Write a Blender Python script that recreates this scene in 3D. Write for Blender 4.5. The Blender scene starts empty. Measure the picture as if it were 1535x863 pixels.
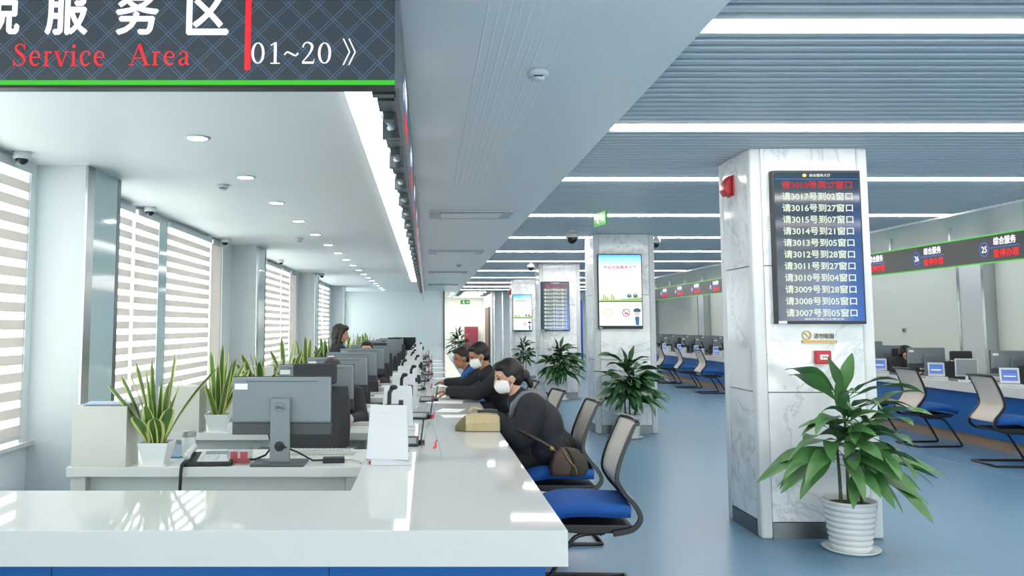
import bpy, bmesh, math, random
from mathutils import Vector, Matrix, Euler
random.seed(7)
R = math.radians
scene = bpy.context.scene
COL = scene.collection

# ------------------------------------------------------------------ camera, world, light, exposure
cam_d = bpy.data.cameras.new('camera')
cam_d.sensor_width = 36.0
cam_d.lens = 1250.0 / 1535.0 * 36.0
cam_d.shift_x = 127.5 / 1535.0
cam_d.shift_y = -51.26 / 1535.0
cam_d.clip_start = 0.05
cam = bpy.data.objects.new('camera', cam_d)
cam.location = (0, 0, 1.5)
cam.rotation_euler = (R(90 + 4.927), 0, 0)
COL.objects.link(cam)
scene.camera = cam

world = bpy.data.worlds.new('sky')
scene.world = world
world.use_nodes = True
bg = world.node_tree.nodes['Background']
bg.inputs[0].default_value = (1.0, 0.99, 0.97, 1)
bg.inputs[1].default_value = 5.0
LINEAR_E = 22.0      # linear ceiling lights
COVE_E = 4.5         # wide cove strip
DOWN_E = 42.0        # round downlights
scene.view_settings.view_transform = 'Standard'
scene.view_settings.look = 'None'
scene.view_settings.exposure = 0.62
scene.view_settings.gamma = 1.0
scene.view_settings.use_curve_mapping = False
scene.cycles.use_denoising = True
scene.cycles.max_bounces = 8
scene.cycles.diffuse_bounces = 5
scene.cycles.transparent_max_bounces = 12
scene.cycles.sample_clamp_indirect = 6.0
scene.cycles.caustics_reflective = False
scene.cycles.caustics_refractive = False


# ------------------------------------------------------------------ materials
def lin(h):
    h = h.lstrip('#')
    o = []
    for i in (0, 2, 4):
        c = int(h[i:i + 2], 16) / 255.0
        o.append(c / 12.92 if c <= 0.04045 else ((c + 0.055) / 1.055) ** 2.4)
    return (o[0], o[1], o[2], 1.0)


MATS = {}


def mat(name, col, rough=0.5, metal=0.0, emit=0.0, ecol=None, coat=0.0, spec=0.5, noise=0.0, nscale=30.0, bump=0.0, trans=0.0, alpha=1.0):
    if name in MATS:
        return MATS[name]
    m = bpy.data.materials.new(name)
    m.use_nodes = True
    nt = m.node_tree
    b = nt.nodes['Principled BSDF']
    c = lin(col) if isinstance(col, str) else (*col, 1.0)
    b.inputs['Base Color'].default_value = c
    b.inputs['Roughness'].default_value = rough
    b.inputs['Metallic'].default_value = metal
    b.inputs['Specular IOR Level'].default_value = spec
    b.inputs['Coat Weight'].default_value = coat
    b.inputs['Coat Roughness'].default_value = 0.05
    b.inputs['Alpha'].default_value = alpha
    if trans:
        b.inputs['Transmission Weight'].default_value = trans
    if emit:
        e = c if ecol is None else (lin(ecol) if isinstance(ecol, str) else (*ecol, 1.0))
        b.inputs['Emission Color'].default_value = e
        b.inputs['Emission Strength'].default_value = emit
    if noise or bump:
        tc = nt.nodes.new('ShaderNodeTexCoord')
        nz = nt.nodes.new('ShaderNodeTexNoise')
        nz.inputs['Scale'].default_value = nscale
        nz.inputs['Detail'].default_value = 4
        nt.links.new(tc.outputs['Object'], nz.inputs['Vector'])
        if noise:
            mr = nt.nodes.new('ShaderNodeMapRange')
            mr.inputs['To Min'].default_value = 1 - noise
            mr.inputs['To Max'].default_value = 1 + noise
            nt.links.new(nz.outputs['Fac'], mr.inputs['Value'])
            mx = nt.nodes.new('ShaderNodeMix')
            mx.data_type = 'RGBA'
            mx.blend_type = 'MULTIPLY'
            mx.inputs['Factor'].default_value = 1
            mx.inputs[6].default_value = c
            nt.links.new(mr.outputs['Result'], mx.inputs[7])
            nt.links.new(mx.outputs[2], b.inputs['Base Color'])
        if bump:
            bp = nt.nodes.new('ShaderNodeBump')
            bp.inputs['Strength'].default_value = bump
            bp.inputs['Distance'].default_value = 0.01
            nt.links.new(nz.outputs['Fac'], bp.inputs['Height'])
            nt.links.new(bp.outputs['Normal'], b.inputs['Normal'])
    MATS[name] = m
    return m


def emat(name, col, s=1.0):
    """a surface that gives off light: LED, lamp diffuser, screen"""
    return mat(name, '#0a0a0c', rough=0.35, emit=s if s > 2 else s * 0.6, ecol=col)


def node_mat(name, fn):
    m = bpy.data.materials.new(name)
    m.use_nodes = True
    fn(m.node_tree, m.node_tree.nodes['Principled BSDF'])
    MATS[name] = m
    return m


def _marble(nt, b):
    N = nt.nodes
    L = nt.links
    tc = N.new('ShaderNodeTexCoord')
    mp = N.new('ShaderNodeMapping')
    mp.inputs['Rotation'].default_value = (0.5, 0.6, 0.4)
    L.new(tc.outputs['Object'], mp.inputs['Vector'])
    n1 = N.new('ShaderNodeTexNoise')
    n1.inputs['Scale'].default_value = 1.5
    n1.inputs['Detail'].default_value = 8
    n1.inputs['Roughness'].default_value = 0.62
    n1.inputs['Distortion'].default_value = 1.1
    L.new(mp.outputs[0], n1.inputs['Vector'])
    r1 = N.new('ShaderNodeValToRGB')
    e = r1.color_ramp.elements
    e[0].position = 0.47
    e[0].color = lin('#e2e8ea')
    e[1].position = 0.52
    e[1].color = lin('#e0e6e9')
    v = e.new(0.495)
    v.color = lin('#c3cbd0')
    v2 = e.new(0.483)
    v2.color = lin('#d5dde0')
    L.new(n1.outputs['Fac'], r1.inputs['Fac'])
    n2 = N.new('ShaderNodeTexNoise')
    n2.inputs['Scale'].default_value = 3.5
    n2.inputs['Detail'].default_value = 3
    L.new(tc.outputs['Object'], n2.inputs['Vector'])
    r2 = N.new('ShaderNodeValToRGB')
    r2.color_ramp.elements[0].color = lin('#ffffff')
    r2.color_ramp.elements[0].position = 0.45
    r2.color_ramp.elements[1].color = lin('#dde4e7')
    r2.color_ramp.elements[1].position = 0.75
    L.new(n2.outputs['Fac'], r2.inputs['Fac'])
    mx = N.new('ShaderNodeMix')
    mx.data_type = 'RGBA'
    mx.blend_type = 'MULTIPLY'
    mx.inputs['Factor'].default_value = 1
    L.new(r1.outputs['Color'], mx.inputs[6])
    L.new(r2.outputs['Color'], mx.inputs[7])
    L.new(mx.outputs[2], b.inputs['Base Color'])
    b.inputs['Roughness'].default_value = 0.12


node_mat('marble', _marble)


def _floor(nt, b):
    N = nt.nodes
    L = nt.links
    tc = N.new('ShaderNodeTexCoord')
    n1 = N.new('ShaderNodeTexNoise')
    n1.inputs['Scale'].default_value = 60
    n1.inputs['Detail'].default_value = 5
    L.new(tc.outputs['Object'], n1.inputs['Vector'])
    r = N.new('ShaderNodeValToRGB')
    r.color_ramp.elements[0].color = lin('#5c83a0')
    r.color_ramp.elements[1].color = lin('#678da7')
    r.color_ramp.elements[0].position = 0.3
    r.color_ramp.elements[1].position = 0.7
    L.new(n1.outputs['Fac'], r.inputs['Fac'])
    L.new(r.outputs['Color'], b.inputs['Base Color'])
    b.inputs['Roughness'].default_value = 0.3
    n2 = N.new('ShaderNodeTexNoise')
    n2.inputs['Scale'].default_value = 3.0
    L.new(tc.outputs['Object'], n2.inputs['Vector'])
    bp = N.new('ShaderNodeBump')
    bp.inputs['Strength'].default_value = 0.05
    bp.inputs['Distance'].default_value = 0.02
    L.new(n2.outputs['Fac'], bp.inputs['Height'])
    L.new(bp.outputs['Normal'], b.inputs['Normal'])
    b.inputs['Specular IOR Level'].default_value = 0.3


node_mat('floor_vinyl', _floor)


def _led(nt, b):
    """dark LED board with a printed lattice of double diagonal lines"""
    N = nt.nodes
    L = nt.links
    tc = N.new('ShaderNodeTexCoord')
    sp = N.new('ShaderNodeSeparateXYZ')
    L.new(tc.outputs['Object'], sp.inputs[0])
    # u runs along the board, v up
    s = N.new('ShaderNodeMath')
    s.operation = 'ADD'
    L.new(sp.outputs['X'], s.inputs[0])
    L.new(sp.outputs['Y'], s.inputs[1])
    outs = []
    for op in ('ADD', 'SUBTRACT'):
        a = N.new('ShaderNodeMath')
        a.operation = op
        L.new(s.outputs[0], a.inputs[0])
        L.new(sp.outputs['Z'], a.inputs[1])
        d = N.new('ShaderNodeMath')
        d.operation = 'DIVIDE'
        d.inputs[1].default_value = 0.105
        L.new(a.outputs[0], d.inputs[0])
        f = N.new('ShaderNodeMath')
        f.operation = 'FRACT'
        L.new(d.outputs[0], f.inputs[0])
        c = N.new('ShaderNodeMath')
        c.operation = 'SUBTRACT'
        c.inputs[1].default_value = 0.5
        L.new(f.outputs[0], c.inputs[0])
        ab = N.new('ShaderNodeMath')
        ab.operation = 'ABSOLUTE'
        L.new(c.outputs[0], ab.inputs[0])
        cm = N.new('ShaderNodeMath')
        cm.operation = 'COMPARE'
        cm.inputs[1].default_value = 0.07
        cm.inputs[2].default_value = 0.02
        L.new(ab.outputs[0], cm.inputs[0])
        outs.append(cm)
    mxm = N.new('ShaderNodeMath')
    mxm.operation = 'MAXIMUM'
    L.new(outs[0].outputs[0], mxm.inputs[0])
    L.new(outs[1].outputs[0], mxm.inputs[1])
    mx = N.new('ShaderNodeMix')
    mx.data_type = 'RGBA'
    mx.inputs[6].default_value = lin('#31383e')
    mx.inputs[7].default_value = lin('#465a6e')
    L.new(mxm.outputs[0], mx.inputs['Factor'])
    L.new(mx.outputs[2], b.inputs['Base Color'])
    L.new(mx.outputs[2], b.inputs['Emission Color'])
    b.inputs['Emission Strength'].default_value = 0.2
    b.inputs['Roughness'].default_value = 0.3


node_mat('led_board', _led)


def _grad(c0, c1, c2, axis=2, lo=0.0, hi=1.0, s=1.0):
    def fn(nt, b):
        N = nt.nodes
        L = nt.links
        tc = N.new('ShaderNodeTexCoord')
        sp = N.new('ShaderNodeSeparateXYZ')
        L.new(tc.outputs['Generated'], sp.inputs[0])
        r = N.new('ShaderNodeValToRGB')
        r.color_ramp.elements[0].color = lin(c0)
        r.color_ramp.elements[1].color = lin(c2)
        m = r.color_ramp.elements.new(0.5)
        m.color = lin(c1)
        if axis == 'diag':
            a = N.new('ShaderNodeMath')
            a.operation = 'SUBTRACT'
            L.new(sp.outputs[0], a.inputs[0])
            L.new(sp.outputs[2], a.inputs[1])
            h = N.new('ShaderNodeMapRange')
            h.inputs[1].default_value = -1
            h.inputs[2].default_value = 1
            L.new(a.outputs[0], h.inputs[0])
            L.new(h.outputs[0], r.inputs['Fac'])
        else:
            L.new(sp.outputs[axis], r.inputs['Fac'])
        L.new(r.outputs['Color'], b.inputs['Emission Color'])
        b.inputs['Emission Strength'].default_value = s * 0.6
        b.inputs['Base Color'].default_value = (0.01, 0.01, 0.012, 1)
        b.inputs['Roughness'].default_value = 0.08
    return fn


node_mat('queue_screen', _grad('#3f5866', '#2b4c66', '#1c6fd8', 'diag', s=0.85))
node_mat('poster_sky', _grad('#d9f5b4', '#f2fdfc', '#2fc0ee', 2, s=1.35))
_r = [n for n in MATS['poster_sky'].node_tree.nodes if n.type == 'VALTORGB'][0].color_ramp.elements
_w = _r.new(0.22)
_w.color = lin('#f4fbf2')
[e for e in _r if abs(e.position - 0.5) < 0.01][0].position = 0.68
node_mat('poster_low', _grad('#dff5fa', '#f2fbf9', '#eaf8f8', 2, s=1.35))


def _sheer(nt, b):
    N = nt.nodes
    L = nt.links
    out = [n for n in N if n.type == 'OUTPUT_MATERIAL'][0]
    t = N.new('ShaderNodeBsdfTranslucent')
    t.inputs[0].default_value = (0.95, 0.97, 0.98, 1)
    p = N.new('ShaderNodeBsdfTransparent')
    p.inputs[0].default_value = (1, 1, 1, 1)
    m = N.new('ShaderNodeMixShader')
    m.inputs[0].default_value = 0.25
    L.new(t.outputs[0], m.inputs[1])
    L.new(p.outputs[0], m.inputs[2])
    L.new(m.outputs[0], out.inputs[0])


node_mat('sheer_fabric', _sheer)


def _band(nt, b):
    N = nt.nodes
    L = nt.links
    out = [n for n in N if n.type == 'OUTPUT_MATERIAL'][0]
    t = N.new('ShaderNodeBsdfTranslucent')
    t.inputs[0].default_value = (0.52, 0.50, 0.48, 1)
    d = N.new('ShaderNodeBsdfDiffuse')
    d.inputs[0].default_value = lin('#d8d3cd')
    m = N.new('ShaderNodeMixShader')
    m.inputs[0].default_value = 0.5
    L.new(t.outputs[0], m.inputs[1])
    L.new(d.outputs[0], m.inputs[2])
    L.new(m.outputs[0], out.inputs[0])


node_mat('band_fabric', _band)


def _pane(tint, gl):
    def fn(nt, b):
        N = nt.nodes
        L = nt.links
        out = [n for n in N if n.type == 'OUTPUT_MATERIAL'][0]
        t = N.new('ShaderNodeBsdfTransparent')
        t.inputs[0].default_value = (*tint, 1)
        g = N.new('ShaderNodeBsdfGlossy')
        g.inputs['Roughness'].default_value = 0.03
        m = N.new('ShaderNodeMixShader')
        m.inputs[0].default_value = gl
        L.new(t.outputs[0], m.inputs[1])
        L.new(g.outputs[0], m.inputs[2])
        L.new(m.outputs[0], out.inputs[0])
    return fn


node_mat('window_glass', _pane((0.95, 0.98, 0.97), 0.05))
node_mat('acrylic', _pane((0.93, 0.96, 0.96), 0.10))

mat('white_paint', '#d0d6d8', 0.6)
mat('wall_white', '#dfe8ea', 0.7)
mat('wall_warm', '#e2e7df', 0.7)
mat('ceil_white', '#e3e7e8', 0.55)
mat('soffit', '#f5f7f6', 0.33)
mat('slat', '#bcc7cd', 0.42)
mat('slat_gap', '#47535c', 0.7)
mat('counter_white', '#cfd2d0', 0.035, spec=0.14)
mat('blue_panel', '#08589e', 0.35)
mat('blue_seat', '#1a58a4', 0.85, noise=0.12, nscale=180, bump=0.2)
mat('kick_brown', '#8f7763', 0.5, noise=0.1, nscale=12)
mat('steel', '#b9bfc0', 0.25, metal=0.9)
mat('steel_dark', '#6f777a', 0.35, metal=0.8)
mat('glass_panel', '#b9d0d2', 0.08)
mat('black_plastic', '#1d2023', 0.45)
mat('black_frame', '#16181a', 0.35)
mat('dark_fabric', '#33373b', 0.85, noise=0.15, nscale=140)
mat('mesh_beige', '#c2bbb2', 0.8, noise=0.06, nscale=300)
mat('monitor_grey', '#7b868c', 0.38)
mat('monitor_dark', '#474d52', 0.45)
mat('board_dark', '#30363b', 0.4)
mat('screen_black', '#1a1f22', 0.15)
mat('desk_white', '#d2d6d3', 0.35)
mat('cream_box', '#cbccc3', 0.5)
mat('device_white', '#cdd2d6', 0.35)
mat('keyboard_grey', '#c9cbc4', 0.5)
mat('pot_white', '#dfe3e3', 0.25)
mat('soil', '#3b2f26', 0.95, noise=0.4, nscale=60, bump=0.5)
mat('leaf_green', '#4a7a45', 0.38, noise=0.3, nscale=9)
mat('leaf_dark', '#3a6540', 0.38, noise=0.3, nscale=9)
mat('leaf_stripe', '#557a3c', 0.4, noise=0.35, nscale=22)
mat('leaf_yellow', '#d3d584', 0.45)
mat('cane', '#6b6a4c', 0.8, noise=0.25, nscale=40)
mat('red', '#b3202c', 0.4)
mat('red_door', '#7d2b3c', 0.5)
mat('door_brown', '#5b4a40', 0.5)
mat('gold', '#a58a54', 0.35, metal=0.6)
mat('skin', '#c99a80', 0.55)
mat('skin_tan', '#a87858', 0.55)
mat('hair', '#140f0d', 0.5, noise=0.3, nscale=60)
mat('hair_brown', '#2b1f1a', 0.5, noise=0.3, nscale=60)
mat('mask_white', '#eef0ee', 0.8)
mat('coat_navy', '#24282f', 0.85, noise=0.2, nscale=40)
mat('coat_black', '#1b1d20', 0.85, noise=0.2, nscale=40)
mat('suit_navy', '#23262e', 0.8)
mat('shirt_blue', '#a9bfdc', 0.8)
mat('jacket_blue', '#2c62a8', 0.8)
mat('hood_grey', '#767b84', 0.9, noise=0.15, nscale=90)
mat('lips', '#a8615a', 0.5)
mat('eye', '#171310', 0.2)
mat('bag_beige', '#b9aa83', 0.7, noise=0.15, nscale=25)
mat('bag_dark', '#6f6449', 0.7)
mat('bag_brown', '#4f3733', 0.45, noise=0.2, nscale=25)
mat('bag_olive', '#352d1d', 0.5, noise=0.2, nscale=25)
mat('paper', '#eef0ef', 0.7)
mat('paper_blue', '#b9c9de', 0.7)
mat('lid_grey', '#9aa09c', 0.35, metal=0.4)
mat('jar_glass', '#d6dedd', 0.15)
mat('rubber', '#22262a', 0.7)
mat('banner_blue', '#1c4fae', 0.6)
mat('joint_dark', '#7f8a90', 0.7)
emat('led_white', '#f2f4ff', 1.5)
emat('led_red', '#ff2430', 1.1)
emat('led_green', '#3fe01e', 0.9)
emat('led_blue', '#2f6ff0', 0.8)
emat('txt_white', '#e8f4e0', 1.1)
emat('txt_red', '#e02a3c', 0.9)
emat('exit_green', '#35b63a', 0.8)
emat('tablet_blue', '#5f86e0', 0.9)
emat('linear_light', '#fff6ef', LINEAR_E)
emat('cove_light', '#fbfdff', COVE_E)
emat('down_light', '#ffffff', DOWN_E)
mat('print_red', '#d8414c', 0.6)
mat('print_blue', '#2b77b0', 0.6)
emat('scr_yellow', '#f0e98a', 0.9)
emat('scr_red', '#e0566a', 0.9)
emat('scr_teal', '#3f9fb8', 0.8)
emat('scr_green', '#b8e07a', 0.9)
emat('scr_dark', '#2f5f70', 0.7)
emat('scr_skin', '#f6e6da', 0.9)
emat('scr_body', '#1f78b8', 0.8)


# ------------------------------------------------------------------ mesh helpers
class MB:
    def __init__(self):
        self.v = []
        self.f = []
        self.m = []

    def add(self, vs, fs, mi=0):
        o = len(self.v)
        self.v += [tuple(p) for p in vs]
        for f in fs:
            self.f.append(tuple(i + o for i in f))
            self.m.append(mi)
        return self

    def box(self, x0, x1, y0, y1, z0, z1, mi=0):
        vs = [(x0, y0, z0), (x1, y0, z0), (x1, y1, z0), (x0, y1, z0), (x0, y0, z1), (x1, y0, z1), (x1, y1, z1), (x0, y1, z1)]
        fs = [(3, 2, 1, 0), (4, 5, 6, 7), (0, 1, 5, 4), (1, 2, 6, 5), (2, 3, 7, 6), (3, 0, 4, 7)]
        return self.add(vs, fs, mi)

    def prism(self, prof, a0, a1, axis='y', mi=0):
        """closed outline extruded along an axis; outline in the other two axes (x,z), (y,z) or (x,y)"""
        n = len(prof)

        def pt(p, a):
            return {'y': (p[0], a, p[1]), 'x': (a, p[0], p[1]), 'z': (p[0], p[1], a)}[axis]
        vs = [pt(p, a0) for p in prof] + [pt(p, a1) for p in prof]
        fs = [(i, (i + 1) % n, (i + 1) % n + n, i + n) for i in range(n)]
        fs += [tuple(range(n))[::-1], tuple(range(n, 2 * n))]
        return self.add(vs, fs, mi)

    def tube(self, pts, r, seg=8, mi=0, cap=True):
        pts = [Vector(p) for p in pts]
        n = len(pts)
        rs = r if isinstance(r, (list, tuple)) else [r] * n
        vs = []
        t0 = (pts[1] - pts[0]).normalized()
        ref = Vector((0, 0, 1)) if abs(t0.z) < 0.9 else Vector((1, 0, 0))
        nrm = t0.cross(ref).normalized()
        for i in range(n):
            t = (pts[min(i + 1, n - 1)] - pts[max(i - 1, 0)]).normalized()
            nrm = (nrm - t * nrm.dot(t)).normalized()
            b = t.cross(nrm)
            for k in range(seg):
                a = 2 * math.pi * k / seg
                vs.append(pts[i] + (nrm * math.cos(a) + b * math.sin(a)) * rs[i])
        fs = []
        for i in range(n - 1):
            for k in range(seg):
                k2 = (k + 1) % seg
                fs.append((i * seg + k, i * seg + k2, (i + 1) * seg + k2, (i + 1) * seg + k))
        if cap:
            fs.append(tuple(range(seg))[::-1])
            fs.append(tuple((n - 1) * seg + k for k in range(seg)))
        return self.add(vs, fs, mi)

    def lathe(self, prof, seg=24, c=(0, 0, 0), mi=0, close=True):
        vs = []
        for r, z in prof:
            for k in range(seg):
                a = 2 * math.pi * k / seg
                vs.append((c[0] + r * math.cos(a), c[1] + r * math.sin(a), c[2] + z))
        fs = []
        n = len(prof)
        for i in range(n - 1):
            for k in range(seg):
                k2 = (k + 1) % seg
                fs.append((i * seg + k, i * seg + k2, (i + 1) * seg + k2, (i + 1) * seg + k))
        if close:
            fs.append(tuple(range(seg))[::-1])
            fs.append(tuple((n - 1) * seg + k for k in range(seg)))
        return self.add(vs, fs, mi)

    def ell(self, c, r, seg=14, rings=9, mi=0, rot=None):
        vs = []
        for i in range(rings + 1):
            th = math.pi * i / rings
            for k in range(seg):
                a = 2 * math.pi * k / seg
                p = Vector((r[0] * math.sin(th) * math.cos(a), r[1] * math.sin(th) * math.sin(a), r[2] * math.cos(th)))
                if rot is not None:
                    p = rot @ p
                vs.append((c[0] + p.x, c[1] + p.y, c[2] + p.z))
        fs = []
        for i in range(rings):
            for k in range(seg):
                k2 = (k + 1) % seg
                fs.append((i * seg + k, (i + 1) * seg + k, (i + 1) * seg + k2, i * seg + k2))
        return self.add(vs, fs, mi)

    def grid(self, rows, mi=0, thick=None):
        """rows of points -> quad sheet"""
        n = len(rows)
        k = len(rows[0])
        vs = [p for r in rows for p in r]
        fs = [(i * k + j, i * k + j + 1, (i + 1) * k + j + 1, (i + 1) * k + j) for i in range(n - 1) for j in range(k - 1)]
        return self.add(vs, fs, mi)

    def mesh(self, name, mats, bevel=0.0, smooth=False, weld=False, solid=0.0, seg=2):
        me = bpy.data.meshes.new(name)
        me.from_pydata(self.v, [], self.f)
        for m in (mats if isinstance(mats, (list, tuple)) else [mats]):
            me.materials.append(MATS[m] if isinstance(m, str) else m)
        me.polygons.foreach_set('material_index', self.m)
        bm = bmesh.new()
        bm.from_mesh(me)
        if weld:
            bmesh.ops.remove_doubles(bm, verts=bm.verts, dist=1e-5)
        if solid:
            bmesh.ops.solidify(bm, geom=bm.faces[:], thickness=solid)
        bmesh.ops.recalc_face_normals(bm, faces=bm.faces)
        if bevel:
            es = [e for e in bm.edges if len(e.link_faces) == 2 and e.calc_face_angle(0) > 0.6]
            bmesh.ops.bevel(bm, geom=es, offset=bevel, segments=seg, affect='EDGES', profile=0.6, clamp_overlap=True)
        bm.to_mesh(me)
        bm.free()
        if smooth:
            me.polygons.foreach_set('use_smooth', [True] * len(me.polygons))
        return me

    def build(self, name, mats, parent=None, **kw):
        return link(name, self.mesh(name, mats, **kw), parent)


def link(name, me, parent=None, loc=None, rot=None, scale=None):
    o = bpy.data.objects.new(name, me)
    COL.objects.link(o)
    if parent is not None:
        o.parent = parent
    if loc is not None:
        o.location = loc
    if rot is not None:
        o.rotation_euler = rot
    if scale is not None:
        o.scale = scale if isinstance(scale, (tuple, list)) else (scale,) * 3
    return o


def tag(o, label=None, cat=None, group=None, kind=None):
    if label:
        o['label'] = label
    if cat:
        o['category'] = cat
    if group:
        o['group'] = group
    if kind:
        o['kind'] = kind
    return o


def thing(name, label, cat, loc=(0, 0, 0), rotz=0.0, group=None):
    o = bpy.data.objects.new(name, None)
    COL.objects.link(o)
    o.empty_display_size = 0.1
    o.location = loc
    o.rotation_euler = (0, 0, rotz)
    return tag(o, label, cat, group)


def struct(name, label=None, mb=None, mats=None, parent=None, loc=(0, 0, 0), **kw):
    if mb is None:
        o = bpy.data.objects.new(name, None)
        COL.objects.link(o)
        o.location = loc
    else:
        o = mb.build(name, mats, parent, **kw)
        o.location = loc
    o['kind'] = 'structure'
    if label:
        o['label'] = label
    return o


def dup(root, loc, rotz=0.0, label=None, group=None, scale=None):
    r = root.copy()
    COL.objects.link(r)
    r.location = loc
    r.rotation_euler = (0, 0, rotz)
    if scale:
        r.scale = (scale,) * 3
    if label:
        r['label'] = label
    if group:
        r['group'] = group
    for ch in root.children:
        c = ch.copy()
        COL.objects.link(c)
        c.parent = r
        for g in ch.children:
            d = g.copy()
            COL.objects.link(d)
            d.parent = c
    return r


ORD = ['first', 'second', 'third', 'fourth', 'fifth', 'sixth', 'seventh', 'eighth', 'ninth', 'tenth', 'eleventh', 'twelfth',
       'thirteenth', 'fourteenth', 'fifteenth', 'sixteenth', 'seventeenth', 'eighteenth', 'nineteenth', 'twentieth', 'twenty-first',
       'twenty-second', 'twenty-third', 'twenty-fourth']


TMP = bpy.data.scenes.new('workbench')


def evaluated_mesh(o):
    """mesh of an object with its modifiers, worked out in a scene of its own (fast)"""
    TMP.collection.objects.link(o)
    with bpy.context.temp_override(scene=TMP, view_layer=TMP.view_layers[0]):
        TMP.view_layers[0].update()
        dg = bpy.context.evaluated_depsgraph_get()
        me = bpy.data.meshes.new_from_object(o.evaluated_get(dg))
    return me


# ---- flat lettering -------------------------------------------------------
def text_bm(s, bold=0.0):
    cu = bpy.data.curves.new('lettering', 'FONT')
    cu.body = s
    cu.size = 1.0
    cu.offset = bold
    cu.resolution_u = 3
    cu.fill_mode = 'FRONT'
    o = bpy.data.objects.new('lettering', cu)
    me = evaluated_mesh(o)
    vs = [tuple(v.co) for v in me.vertices]
    fs = [tuple(p.vertices) for p in me.polygons]
    bpy.data.objects.remove(o)
    bpy.data.curves.remove(cu)
    bpy.data.meshes.remove(me)
    return vs, fs


TCACHE = {}


def text2d(s, bold=0.0):
    if (s, bold) not in TCACHE:
        vs, fs = text_bm(s)
        if bold:                         # heavier strokes: shifted copies laid over each other
            n = len(vs)
            sh = ((0, 0), (bold, 0), (-bold, 0), (0, bold), (0, -bold))
            fs = [tuple(i + n * q for i in p) for q in range(5) for p in fs]
            vs = [(p[0] + a, p[1] + b, 0) for a, b in sh for p in vs]
        TCACHE[(s, bold)] = (vs, fs)
    return TCACHE[(s, bold)]


def fit2d(vf, u0, u1, v0, v1, keep_u=None):
    vs, fs = vf
    if not vs:
        return [], []
    a = [p[0] for p in vs]
    b = [p[1] for p in vs]
    su = (u1 - u0) / max(max(a) - min(a), 1e-6)
    sv = (v1 - v0) / max(max(b) - min(b), 1e-6)
    return [(u0 + (p[0] - min(a)) * su, v0 + (p[1] - min(b)) * sv) for p in vs], fs


def ribbon(pts, mbv, mbf, sm=5):
    """variable-width stroke; pts (x,y,w), smoothed"""
    if len(pts) > 2:
        P = []
        n = len(pts)
        for i in range(n - 1):
            p0, p1, p2, p3 = pts[max(i - 1, 0)], pts[i], pts[i + 1], pts[min(i + 2, n - 1)]
            for k in range(sm):
                t = k / sm
                P.append(tuple(0.5 * ((2 * b) + (-a + c) * t + (2 * a - 5 * b + 4 * c - d) * t * t + (-a + 3 * b - 3 * c + d) * t ** 3)
                               for a, b, c, d in zip(p0, p1, p2, p3)))
        P.append(pts[-1])
    else:
        P = pts
    o = len(mbv)
    n = len(P)
    for i in range(n):
        a, b = P[max(i - 1, 0)], P[min(i + 1, n - 1)]
        dx, dy = b[0] - a[0], b[1] - a[1]
        l = math.hypot(dx, dy) or 1
        nx, ny = -dy / l, dx / l
        w = P[i][2] / 2
        mbv.append((P[i][0] + nx * w, P[i][1] + ny * w))
        mbv.append((P[i][0] - nx * w, P[i][1] - ny * w))
    for i in range(n - 1):
        q = o + 2 * i
        mbf.append((q, q + 1, q + 3, q + 2))


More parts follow.
